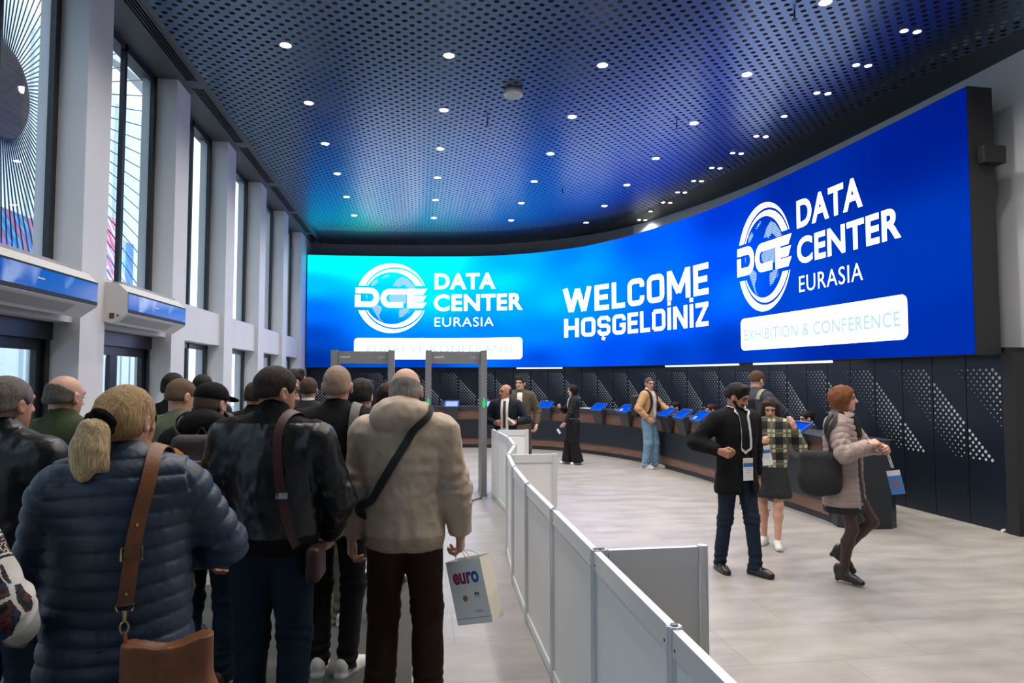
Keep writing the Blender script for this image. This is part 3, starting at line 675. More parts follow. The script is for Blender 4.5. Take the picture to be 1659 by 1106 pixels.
def bx(c, hf, R=None, rd=.01, k=.01, m=0, op='u'):
    c = A_(*c); hf = A_(*hf)-rd
    def f(P):
        q = P-c
        if R is not None: q = q@R
        q = np.abs(q)-hf; return np.sqrt((np.maximum(q, 0)**2).sum(1))+np.minimum(q.max(1), 0)-rd
    M = (np.linalg.norm(hf)+rd) if R is not None else hf+rd; return dict(op=op, f=f, lo=c-M, hi=c+M, k=k, m=m)
def plane(n, d, k=.0):      # keeps n.p > d
    n = A_(*n); return dict(op='i', f=lambda P: d-P@n, k=k, m=0)
def group(ops, k=.0, op='u'):
    u = [o for o in ops if o['op'] == 'u']; lo = np.min([o['lo'] for o in u], 0); hi = np.max([o['hi'] for o in u], 0)
    return dict(op=op, ops=ops, lo=lo, hi=hi, k=k, m=0)
def ev(ops, P, mg=.06):
    d = np.full(len(P), 9.)
    for o in ops:
        k = o['k']
        if o['op'] == 'i': d = np.maximum(d, o['f'](P)); continue
        e = mg+k; ix = np.nonzero(((P > o['lo']-e) & (P < o['hi']+e)).all(1))[0]
        if not len(ix): continue
        q = P[ix]; dd = ev(o['ops'], q, mg) if 'ops' in o else o['f'](q); c = d[ix]
        if o['op'] == 'u':
            n = np.minimum(c, dd)
            if k > 0: h_ = np.maximum(k-np.abs(c-dd), 0)/k; n = n-h_*h_*k*.25
        else:
            n = np.maximum(c, -dd)
            if k > 0: h_ = np.maximum(k-np.abs(c+dd), 0)/k; n = n+h_*h_*k*.25
        d[ix] = n
    return d
def flat(ops):
    for o in ops:
        if 'ops' in o: yield from flat(o['ops'])
        elif o['op'] == 'u': yield o
def vnoise(P):
    i = np.floor(P).astype(np.int64); f = P-i; f = f*f*(3-2*f); r = 0
    for c in range(8):
        o = A_(c & 1, c >> 1 & 1, c >> 2 & 1).astype(np.int64); q = i+o
        hsh = (q[:, 0]*374761393+q[:, 1]*668265263+q[:, 2]*2147483647) & 0xffffffff
        hsh = ((hsh ^ (hsh >> 13))*1274126177) & 0xffffffff; v = (hsh ^ (hsh >> 16))/4294967295.
        wt = np.where(o, f, 1-f).prod(1); r = r+wt*v
    return r*2-1
def polygonise(ops, vox):
    u = list(flat(ops)); lo = np.min([o['lo'] for o in u], 0)-.03; hi = np.max([o['hi'] for o in u], 0)+.03
    B = 8; nb = np.ceil((hi-lo)/(B*vox)).astype(int)
    g = np.stack(np.meshgrid(*[np.arange(n) for n in nb], indexing='ij'), -1).reshape(-1, 3)
    hd = B*vox*.87
    d = ev(ops, lo+(g*B+B/2-.5)*vox, hd+.05)
    keep = np.abs(d) < hd*1.15+.025
    G = np.where(d < 0, -1., 1.).reshape(nb).astype(np.float32)
    G = G.repeat(B, 0).repeat(B, 1).repeat(B, 2)
    off = np.stack(np.meshgrid(*[np.arange(B)]*3, indexing='ij'), -1).reshape(-1, 3)
    gk = g[keep]
    for s in range(0, len(gk), 400):
        I = (gk[s:s+400, None]*B+off[None]).reshape(-1, 3)
        G[I[:, 0], I[:, 1], I[:, 2]] = ev(ops, lo+I*vox, .05)
    S = G < 0; n = A_(*G.shape).astype(int)-1
    cnt = np.zeros(n, np.int8)
    for c in range(8):
        a = (c & 1, c >> 1 & 1, c >> 2 & 1); cnt += S[a[0]:a[0]+n[0], a[1]:a[1]+n[1], a[2]:a[2]+n[2]]
    ce_ = np.argwhere((cnt > 0) & (cnt < 8)); idx = np.full(n, -1, np.int64); idx[tuple(ce_.T)] = np.arange(len(ce_))
    cor = [(c & 1, c >> 1 & 1, c >> 2 & 1) for c in range(8)]
    val = np.stack([G[ce_[:, 0]+a, ce_[:, 1]+b, ce_[:, 2]+c] for a, b, c in cor], 1)
    acc = np.zeros((len(ce_), 3)); num = np.zeros(len(ce_))
    for i in range(8):
        for ax in range(3):
            if cor[i][ax]: continue
            j = i | (1 << ax); a, b = val[:, i], val[:, j]; x = (a < 0) != (b < 0); t = np.where(x, a/(a-b+1e-12*(a == b)), 0)
            p = np.tile(A_(*cor[i]), (len(ce_), 1)); p[:, ax] = t; acc[x] += p[x]; num[x] += 1
    V = lo+(ce_+acc/num[:, None])*vox
    F = []
    for ax in range(3):
        sl0 = [slice(None)]*3; sl1 = [slice(None)]*3; sl0[ax] = slice(0, -1); sl1[ax] = slice(1, None)
        a, b = S[tuple(sl0)], S[tuple(sl1)]; e = np.argwhere(a != b)
        u_, v_ = [(1, 2), (2, 0), (0, 1)][ax]
        e = e[(e[:, u_] > 0) & (e[:, v_] > 0) & (e[:, u_] < n[u_]) & (e[:, v_] < n[v_]) & (e[:, ax] < n[ax])]
        du = np.zeros(3, int); du[u_] = 1; dv = np.zeros(3, int); dv[v_] = 1
        q = np.stack([idx[tuple((e-o).T)] for o in (du*0, du, du+dv, dv)], 1)
        fl = a[tuple(e.T)]; q[~fl] = q[~fl][:, ::-1]; F.append(q)
    F = np.concatenate(F); F = F[(F >= 0).all(1)]
    return V, F
def vnormals(V, F):
    nf = np.cross(V[F[:, 2]]-V[F[:, 0]], V[F[:, 3]]-V[F[:, 1]]); N = np.zeros_like(V)
    for c in range(4): np.add.at(N, F[:, c], nf)
    return N/(np.linalg.norm(N, axis=1)[:, None]+1e-12)
def solid(name, ops, vox, mats, parent, disp=None, matf=None, origin=None):
    V, F = polygonise(ops, vox); N = vnormals(V, F)
    # one light smoothing pass along the surface, then cloth displacement
    if disp is not None: V = V+N*disp(V, N)[:, None]
    mats = mats if isinstance(mats, (list, tuple)) else [mats]; mi = None
    if len(mats) > 1:
        ctr = V[F].mean(1)
        if matf: mi = matf(ctr)
        else:
            best = np.full(len(ctr), 1e9); mi = np.zeros(len(ctr), np.int32)
            for o in flat(ops):
                ix = np.nonzero(((ctr > o['lo']-.04) & (ctr < o['hi']+.04)).all(1))[0]
                if len(ix):
                    dd = o['f'](ctr[ix])+(0 if not o['m'] else -.0012); bt = dd < best[ix]; best[ix[bt]] = dd[bt]; mi[ix[bt]] = o['m']
    if origin is not None: V = V-A_(*origin)
    me = bpy.data.meshes.new(name)
    me.vertices.add(len(V)); me.vertices.foreach_set('co', V.astype(np.float32).ravel())
    me.loops.add(F.size); me.loops.foreach_set('vertex_index', F.astype(np.int32).ravel())
    me.polygons.add(len(F)); me.polygons.foreach_set('loop_start', np.arange(0, F.size, 4, dtype=np.int32))
    for x in mats: me.materials.append(x)
    if mi is not None: me.polygons.foreach_set('material_index', mi.astype(np.int32))
    me.polygons.foreach_set('use_smooth', np.ones(len(F), bool)); me.update(calc_edges=True); me.validate()
    o = bpy.data.objects.new(name, me); C.objects.link(o)
    if parent: o.parent = parent
    return o
def rotz(a): c, s = math.cos(a), math.sin(a); return A_([c, -s, 0], [s, c, 0], [0, 0, 1])
def rotx(a): c, s = math.cos(a), math.sin(a); return A_([1, 0, 0], [0, c, -s], [0, s, c])
def roty(a): c, s = math.cos(a), math.sin(a); return A_([c, 0, s], [0, 1, 0], [-s, 0, c])
def ik(a, c, l1, l2, hint):
    a = A_(*a); c = A_(*c); d = c-a; L = np.linalg.norm(d); L = min(L, (l1+l2)*.999); u = d/np.linalg.norm(d)
    x = (l1*l1-l2*l2+L*L)/(2*L); hh = math.sqrt(max(0, l1*l1-x*x)); hint = A_(*hint); pe = hint-u*(hint@u); pe /= np.linalg.norm(pe)
    return a+u*x+pe*hh, a+u*L
def fabric(name, col, rough=.75, var=.12, vs=6., bump=.25, bs=35., **k):
    k.setdefault('spec', .18 if rough > .6 else .5)
    return mat('cloth_'+name, h(col), rough, var=var, vscale=vs, bump=bump, bscale=bs, **k)
def skinm(col): return mat('skin_'+col, h(col), .5, var=.08, vscale=12, bump=.05, bscale=120)
def hairm(col, stretch=(150, 150, 12), var=.45): return mat('hair_'+col+('_crop' if var < .3 else ''), h(col), .6, spec=.22, var=var, vscale=1.4, bump=.6, bscale=2.6, stretch=stretch, detail=3)
EYE = mat('eye_dark', (.14, .10, .085), .25)
def hand_ops(wr, d, n, right, s=1., curl=.5, m=0, thumb=.4, k=.008):
    d = A_(*d); d /= np.linalg.norm(d); n = A_(*n); n = n-d*(n@d); n /= np.linalg.norm(n)
    lat = np.cross(d, n) if right else np.cross(n, d)          # towards the thumb
    wr = A_(*wr); ops = []
    kn = []
    for i, (o, ln, rr) in enumerate(((.032, .089, .0108), (.011, .094, .011), (-.010, .090, .0105), (-.030, .081, .0095))):
        p = wr+(d*ln+lat*o)*s; kn.append(p); ops.append(rc(wr+lat*o*.55*s+d*.012*s, p, .0155*s, .0125*s, k=.018*s, m=m))
    L = ((.044, .026, .022), (.049, .030, .023), (.045, .028, .022), (.035, .021, .020))
    for i, p in enumerate(kn):
        c = curl if not isinstance(curl, (list, tuple)) else curl[i]; a = 0.
        rr = (.0103, .0105, .0099, .0088)[i]*s; p = p.copy()
        for j, l in enumerate(L[i]):
            a += c*(1.15, 1.5, 1.0)[j]; dr = d*math.cos(a)+n*math.sin(a)+lat*(.05*(1.5-i))*(1-c); q = p+dr*l*s
            ops.append(rc(p, q, rr*(1-.08*j), rr*(1-.08*(j+1)), k=.004*s, m=m)); p = q
    b = wr+(d*.03+lat*.026)*s; b2 = b+(d*.036+lat*.022+n*.018*(1+thumb))*s; b3 = b2+(d*.030+lat*.004-lat*.012*thumb+n*.012*thumb)*s; b4 = b3+(d*.026-lat*.006-lat*.014*thumb+n*.008*thumb)*s
    ops += [rc(b, b2, .016*s, .0125*s, k=.014*s, m=m), rc(b2, b3, .0122*s, .0108*s, k=.005*s, m=m), rc(b3, b4, .0108*s, .009*s, k=.004*s, m=m)]
    return ops
"""Person-local frame: x right, y the way the person faces, z up, origin on the floor between the feet."""
class Fig: pass
def skeleton(H, wide=1., lean=(0, 0), armL=None, armR=None, footL=(-.10, 0, 0), footR=(.10, 0, 0), yawL=12, yawR=-12, headrot=(0, 0, 0), female=False, pitchL=0, pitchR=0, pelvis=None, twist=0, drop=0):
    s = H/1.75; g = Fig(); g.s = s; g.w = wide; g.fem = female
    lx, ly = lean; pz = (pelvis if pelvis else .93*s)
    up = pz-.93*s
    g.pel = A_(0, 0, pz); g.wai = A_(lx*.4, ly*.4, 1.10*s+up); g.che = A_(lx*.8, ly*.8, 1.30*s+up); g.nec = A_(lx, ly-.01*s, 1.475*s+up); g.hb = A_(lx*1.1, ly*1.1+.012*s, 1.62*s+up)
    sh = (.168 if female else .185)*s*wide; Rt = rotz(math.radians(twist))
    g.shL = A_(lx*.95, ly*.95, 1.415*s+up)+Rt@A_(-sh, -.012*s, 0); g.shR = A_(lx*.95, ly*.95, 1.415*s+up)+Rt@A_(sh, -.012*s, 0)
    if drop: g.shL[2] += drop*s; g.shR[2] -= drop*s
    def arm(S, tgt, sx):
        # target: (wrist xyz in 1.75 m units, elbow hint, palm normal, curl)
        tg, hint, pn, curl = tgt if tgt else ((sx*.27*wide, .04, .84), (sx*.3, -1, 0), (-sx, .15, 0), .35)
        E, W = ik(S, A_(*tg)*s, .29*s, .255*s, hint); return E, W, A_(*pn), curl
    g.elL, g.wrL, g.pnL, g.cuL = arm(g.shL, armL, -1); g.elR, g.wrR, g.pnR, g.cuR = arm(g.shR, armR, 1)
    g.hipL = g.pel+A_(-.088*s, 0, -.02*s); g.hipR = g.pel+A_(.088*s, 0, -.02*s)
    g.feet = {}
    for nm, fo, yw, pt, hp in (('L', footL, yawL, pitchL, g.hipL), ('R', footR, yawR, pitchR, g.hipR)):
        R = rotz(math.radians(yw))@rotx(math.radians(-pt)); an = A_(*fo)*A_(1, 1, 1)+A_(0, 0, .085*s)+(R@A_(0, -.05, 0)-A_(0, -.05, 0)*0)*.0
        kn, an = ik(hp, an, .424*s, .408*s, R@A_(0, 1, .0)+A_(0, .3, 0))
        setattr(g, 'an'+nm, an); setattr(g, 'kn'+nm, kn); g.feet[nm] = (an, R)
    g.HR = rotz(math.radians(headrot[0]))@rotx(math.radians(headrot[1]))@roty(math.radians(headrot[2]))
    g.hc = g.hb+g.HR@A_(0, .008*s, .02*s)
    return g
def HP(g, p): return g.hc+g.HR@(A_(*p)*g.hs)
def hE(g, c, r, **k): return ell(HP(g, c), A_(*r)*g.hs, R=g.HR, **k)
def hC(g, a, b, r1, r2=None, **k): return rc(HP(g, a), HP(g, b), r1*g.hs, (r2 if r2 else r1)*g.hs, **k)
def body_ops(g, face=True, legs=True, beard=None, lk=1.):
    s = g.s; f = g.fem; o = []
    o += [hE(g, (0, -.014, .028), (.076, .096, .087), k=.02), hE(g, (0, .022, -.045), (.060 if not f else .055, .066, .076), k=.04), hE(g, (0, .060, -.098), (.026, .022, .018), k=.03),
          hE(g, (0, .074, .030), (.055, .018, .014), k=.025)]
    for sx in (-1, 1):
        o += [hE(g, (sx*.032, .098, .004), (.014, .0105, .007), k=.012, op='s'), hE(g, (sx*.032, .0805, .003), (.0085, .0105, .0038), k=.002, m=2),
              hC(g, (sx*.044, .0785, .0255), (sx*.020, .089, .0245), .003, .0035, k=.003, m=3),
              hE(g, (sx*.082, -.008, -.012), (.011, .022, .034), k=.008), hE(g, (sx*.090, -.002, -.010), (.006, .011, .019), k=.004, op='s')]
    o += [hC(g, (0, .088, .008), (0, .108, -.030), .0085, .0125, k=.014), hE(g, (-.011, .098, -.034), (.009, .010, .008), k=.008), hE(g, (.011, .098, -.034), (.009, .010, .008), k=.008),
          hE(g, (0, .086, -.060), (.023, .010, .0055), k=.004, m=1), hE(g, (0, .085, -.068), (.019, .010, .006), k=.004, m=1)]
    if beard:
        o += [hE(g, (0, .068, -.092), (.034, .028, .026), k=.01, m=3), hC(g, (-.03, .080, -.052), (.03, .080, -.052), .008, k=.004, m=3)]
        for sx in (-1, 1): o.append(hC(g, (sx*.052, .02, -.05), (sx*.03, .06, -.088), .014, .016, k=.01, m=3))
        o.append(hE(g, (0, .0925, -.064), (.018, .008, .005), k=.003, m=1))
    nk = .056 if not f else .047
    o += [rc(g.nec+A_(0, -.005, -.03), HP(g, (0, -.018, -.05)), nk*s*(1.12), nk*s, k=.03)]
    wd = g.w
    o += [rc(g.pel, g.wai, .135*s*wd, .115*s*wd, k=.06, sy=.72, m=4), rc(g.wai, g.che, .115*s*wd, .140*s*wd, k=.06, sy=.68, m=4), rc(g.shL*.9+g.shR*.1, g.shR*.9+g.shL*.1, .052*s, k=.07, m=4)]
    for nm, rt in (('L', False), ('R', True)):
        S, E, W = (getattr(g, x+nm) for x in ('sh', 'el', 'wr')); pn = getattr(g, 'pn'+nm); cu = getattr(g, 'cu'+nm); ff = .85 if f else 1
        o += [rc(S, E, .050*s*ff, .040*s*ff, k=.04, m=4), rc(E, W, .040*s*ff, .027*s*ff, k=.02, m=0)]
        o.append(group(hand_ops(W, W-E, pn, rt, s*(.93 if f else 1.02), cu), k=.02))
        if legs:
            hp, kn, an = (getattr(g, x+nm) for x in ('hip', 'kn', 'an')); R = g.feet[nm][1]
            cf = kn*.68+an*.32+R@A_(0, -.018*s, 0)
            o += [rc(hp, kn, .080*s*lk, .050*s*lk, k=.05*lk, m=5), rc(kn, cf, .050*s*lk, .053*s*lk, k=.03*lk, m=5), rc(cf, an, .051*s*lk, .034*s*lk, k=.03*lk, m=5), rc(an+R@A_(0, -.035, -.045*s), an+R@A_(0, .10*s, -.055*s), .030*s, .024*s, k=.03, m=5)]
    return o
def hair_ops(g, style):
    if style == 'none': return None
    T = {'short': .010, 'buzz': .0045, 'fringe': .008, 'thick': .016}.get(style, .012)
    sh = [hE(g, (0, -.014, .028), (.076+T, .096+T, .087+T), k=0)]
    if style in ('fringe',): sh += [hE(g, (0, -.045, -.02), (.073+T, .066+T, .055+T), k=.02)]
    else: sh += [hE(g, (0, -.040, -.015), (.072+T, .068+T, .055+T), k=.02)]
    if style == 'thick': sh += [hC(g, (-.04, .045, .105), (.045, .05, .10), .024, .026, k=.03)]
    face = [hE(g, (0, .112, -.050), (.100, .088, .112), k=.012, op='s')]
    for sx in (-1, 1): face += [hE(g, (sx*.090, .008, -.026), (.030, .034, .044), k=.01, op='s')]
    nape = plane(g.HR@A_(0, -.25, 1), (g.HR@A_(0, -.25, 1))@HP(g, (0, -.06, {'short': -.028, 'back': -.085, 'fringe': -.038}.get(style, -.045))))
    if style in ('short', 'thick', 'buzz'): return sh+face+[nape]
    if style == 'fringe': return sh+face+[plane(g.HR@A_(0, -.55, -1), (g.HR@A_(0, -.55, -1))@HP(g, (0, -.05, .036))), nape]
    if style == 'back':     # pulled back smoothly to a tail
        return sh+[hE(g, (0, .118, -.052), (.098, .088, .118), k=.012, op='s'), hE(g, (.09, .022, -.045), (.036, .028, .045), k=.01, op='s'), hE(g, (-.09, .022, -.045), (.036, .028, .045), k=.01, op='s'), hC(g, (0, -.09, .01), (0, -.13, -.005), .05, .03, k=.05), nape]
    if style == 'bob':
        o = [hE(g, (0, -.014, .03), (.094, .112, .104)), hC(g, (-.062, -.01, .02), (-.070, -.005, -.095), .040, .030, k=.04), hC(g, (.062, -.01, .02), (.070, -.005, -.095), .040, .030, k=.04), hC(g, (0, -.06, .02), (0, -.075, -.105), .060, .042, k=.05), hC(g, (-.04, -.05, -.02), (-.045, -.055, -.105), .045, .035, k=.05), hC(g, (.04, -.05, -.02), (.045, -.055, -.105), .045, .035, k=.05)]
        return o+[hE(g, (0, .125, -.06), (.070, .095, .125), k=.02, op='s')]
    if style == 'long':
        o = [hE(g, (0, -.014, .03), (.092, .110, .102))]
        for x, y in ((-.075, .0), (.075, .0), (-.05, -.06), (.05, -.06), (0, -.08)): o += [hC(g, (x*.8, y, .03), (x*1.1, y*1.05, -.12), .045, .042, k=.03), hC(g, (x*1.1, y*1.05, -.12), (x*1.25, y*1.0+.01, -.225), .042, .020, k=.02)]
        return o+[hE(g, (0, .125, -.05), (.074, .092, .120), k=.02, op='s')]
    if style == 'tied':
        return sh+face+[hE(g, (0, -.115, .045), (.045, .04, .042), k=.02), nape]
def torso_ops(g, hem, e=.02, flare=0., collar=.04, waist=1., k=.07, belly=0.):
    s = g.s; w = g.w; f = g.fem; z = lambda a: a*s
    hz = g.pel[2]-.93*s; sh_in = .84
    r = lambda b: b*s*w+e
    o = [rc((g.pel[0], g.pel[1], hem+hz+.05*s), g.wai, r(.146+flare), r(.134*waist), k=k, sy=.76), rc(g.wai, g.che, r(.134*waist), r(.152), k=k, sy=.73),
         rc(g.che, g.che+A_(0, 0, .05*s), r(.150), r(.140), k=k, sy=.74)]
    mid = (g.shL+g.shR)/2
    o += [rc(mid+(g.shL-mid)*sh_in, mid+(g.shR-mid)*sh_in, .058*s+e*.8, k=k*1.2), rc(mid+(g.shL-mid)*.45+A_(0, 0, .02*s), g.nec+A_(0, 0, .005), .05*s+e*.5, .05*s+e*.4, k=.05), rc(mid+(g.shR-mid)*.45+A_(0, 0, .02*s), g.nec+A_(0, 0, .005), .05*s+e*.5, .05*s+e*.4, k=.05)]
    if belly: o.append(ell(g.wai+A_(0, .07*s, 0), (.12*s*w, .10*s+belly, .14*s), k=.08))
    o.append(plane((0, 0, 1), hem+hz))
    if collar: o.append(rc(g.nec+A_(0, -.005, -.01), g.nec+A_(0, .004, collar*s), (.062 if not f else .054)*s+e*.35, (.058 if not f else .050)*s+e*.3, k=.025))
    return o
def sleeve_ops(g, nm, e=.02, end=.94, cuff=0.):
    s = g.s; f = .9 if g.fem else 1; S, E, W = (getattr(g, x+nm) for x in ('sh', 'el', 'wr')); W2 = E+(W-E)*end; d = (W-E)/np.linalg.norm(W-E)
    o = [rc(S, E, .055*s*f+e, .046*s*f+e*.9, k=.03), rc(E, W2, .046*s*f+e*.9, .033*s*f+e*.7, k=.03)]
    if cuff: o.append(rc(W2-d*.035, W2, .033*s*f+e*.55, k=.006))
    o.append(plane(-d, -d@(W2+d*.004)))
    return o
def cloth_disp(seed=0, a=.006, quilt=None, g=None, fold=1.):
    def f(V, N):
        P = V+seed*7.3
        wp = np.stack([vnoise(P*5), vnoise(P*5+9), vnoise(P*5+17)], 1)*.05; Q = P+wp
        d = a*(vnoise(P*A_(9, 9, 4.5))*.6+(.5-np.abs(vnoise(Q*A_(11, 11, 5)+3.)))*1.0+(.5-np.abs(vnoise(Q*A_(21, 21, 13)+7.)))*.5+vnoise(P*A_(34, 34, 26))*.15)*fold
        if g is not None:    # creases round the elbows
            for nm in 'LR':
                E = getattr(g, 'el'+nm); W = getattr(g, 'wr'+nm); S = getattr(g, 'sh'+nm); r = np.linalg.norm(V-E, axis=1); ax = (W-S)/np.linalg.norm(W-S)
                d = d+np.exp(-(r/.13)**2)*.0055*np.sin(((V-E)@ax)*95+4*vnoise(P*8))
        if quilt: d = d+quilt(V)
        return d
    return f
def quilt_fn(g, pitch=.055, depth=.010):
    def q(V):
        c = V[:, 2]/pitch+.25*vnoise(V*5.)
        dS = np.full(len(V), 1e9); ar = np.zeros(len(V))
        for nm in 'LR':
            for a, b, o in ((getattr(g, 'sh'+nm), getattr(g, 'el'+nm), 0.), (getattr(g, 'el'+nm), getattr(g, 'wr'+nm), .29)):
                ba = b-a; t = np.clip((V-a)@ba/(ba@ba), 0, 1); dd = np.linalg.norm(V-a-t[:, None]*ba, axis=1); m_ = dd < dS; dS[m_] = dd[m_]; ar[m_] = (t*np.linalg.norm(ba)+o)[m_]
        tor = np.abs(V[:, 0]-g.che[0]) < (abs(g.shR[0]-g.shL[0])/2-.005)
        c = np.where((dS < .095) & ~tor, ar/pitch, c)
        w_ = np.abs(np.sin(PI*c)); return depth*(w_**.38-.7)
    return q
SHOE = {}
def shoe(g, nm, root, m_up, m_sole, heel=0., k=1., vox=.006):
    an, R = g.feet[nm]; s = g.s*k; P = lambda *p: an+R@(A_(*p)*s+A_(0, 0, -.085*g.s)); hh = heel
    o = [rc(P(0, -.052, .040+hh), P(0, .01, .048+hh*.8), .034*s, .036*s, k=.03), rc(P(0, -.048, .075+hh), P(0, -.01, .078+hh), .036*s, .040*s, k=.03), rc(P(0, .01, .044+hh*.8), P(.0, .10, .034+hh*.2), .039*s, .036*s, k=.03), rc(P(0, .10, .032), P(0, .16, .026), .036*s, .026*s, k=.02)]
    for y0, y1, r in ((-.06, .05, .038), (.05, .14, .043)):
        if not hh: o.append(rc(P(0, y0, .013), P(0, y1, .013), r*s, r*s*.95, k=.01, m=1))
    if hh: o += [rc(P(0, -.058, 0.01), P(0, -.055, .03+hh), .019*s, .026*s, k=.015)]
    zn = R@A_(0, 0, 1.); o.append(plane(zn, zn@P(0, 0, 0.001)))
    zz = lambda c: (((c-P(0, 0, 0))@zn) < (.026*s if not hh else .006)).astype(np.int32)
    return solid('shoe', o, vox, [m_up, m_sole], root, matf=zz)
def trouser_ops(g, e=.012, hemz=.045, leg=1., flare=0., hi=None):
    hi = hi if hi is not None else .08*g.s
    s = g.s; o = [ell(g.pel+A_(0, 0, -.01*s), (.150*s*g.w+e*.5, .106*s*g.w+e, .13*s), k=.04)]
    for nm in 'LR':
        hp, kn, an = (getattr(g, x+nm) for x in ('hip', 'kn', 'an')); d = (an-kn)/np.linalg.norm(an-kn); en = an-d*(hemz-.085)*s if 0 else an+d*(.085*s-hemz)
        leg_ = [rc(hp, kn, .088*s*leg*(.5+.5*g.w)+e, .062*s*leg+e, k=.03), rc(kn, en, .062*s*leg+e, .052*s*leg+e+flare, k=.04), plane(-d, -d@en)]
        o.append(group(leg_, k=.03))
    o.append(plane((0, 0, -1), -(g.pel[2]+hi)))
    return o
def trouser_disp(seed, g):
    def f(V, N):
        P = V+seed*3.1; d = .004*vnoise(P*A_(12, 12, 6))+.002*vnoise(P*A_(30, 30, 16))
        for nm in 'LR':
            for J, r_, a in ((getattr(g, 'kn'+nm), .11, .004), (getattr(g, 'an'+nm), .12, .006)):
                r = np.linalg.norm(V-J, axis=1); d = d+np.exp(-(r/r_)**2)*a*np.sin(V[:, 2]*105+5*vnoise(P*7))
        return d
    return f
def make_root(x, y, face, label, z=0.):
    # face: compass angle the person looks along, 0 = away from the entrance (+Y), 90 = to the right (+X)
    return thing('person', label, 'person', (x, y, z), -math.radians(face))
def to_world(root, p):
    c, s = math.cos(root.rotation_euler[2]), math.sin(root.rotation_euler[2]); return (root.location[0]+c*p[0]-s*p[1], root.location[1]+s*p[0]+c*p[1], root.location[2]+p[2])
def gear(root, base, name, label, cat):     # something carried: its own top-level thing, standing in the carrier's frame
    w_ = to_world(root, base); return thing(name, label, cat, w_, root.rotation_euler[2])
def project(ops, pts, off):
    P = np.array(pts, float)
    for _ in range(10):
        d = ev(ops, P, .5); g = np.stack([(ev(ops, P+A_(*e)*.004, .5)-ev(ops, P-A_(*e)*.004, .5))/.008 for e in ((1, 0, 0), (0, 1, 0), (0, 0, 1))], 1)
        g /= np.linalg.norm(g, axis=1)[:, None]+1e-9; P = P+g*np.clip(off-d, -.05, .05)[:, None]
    return P, g
def strap(name, ops, pts, width, m, parent, origin, off=.008, th=.004, n=14, proj=True, nrm=None):
    P = crom(pts, n)
    if proj: P, N = project(ops, P, off)
    else: N = np.tile(A_(*(nrm if nrm is not None else (0, -1, 0))), (len(P), 1))
    for _ in range(3): P[1:-1] = (P[:-2]+2*P[1:-1]+P[2:])/4; N[1:-1] = (N[:-2]+2*N[1:-1]+N[2:])/4
    T = np.gradient(P, axis=0); T /= np.linalg.norm(T, axis=1)[:, None]; Wd = np.cross(T, N); Wd /= np.linalg.norm(Wd, axis=1)[:, None]; N = np.cross(Wd, T)
    mb = MB(); vs = []; n_ = len(P); O = A_(*origin)
    for p, wv, nv in zip(P, Wd, N): vs += [p-wv*width/2-O, p+wv*width/2-O, p+wv*width/2+nv*th-O, p-wv*width/2+nv*th-O]
    fs = [(i*4+j, i*4+(j+1) % 4, (i+1)*4+(j+1) % 4, (i+1)*4+j) for i in range(n_-1) for j in range(4)]+[(3, 2, 1, 0), tuple((n_-1)*4+j for j in range(4))]
    mb.add(vs, fs); return mb.build(name, m, parent), P, N
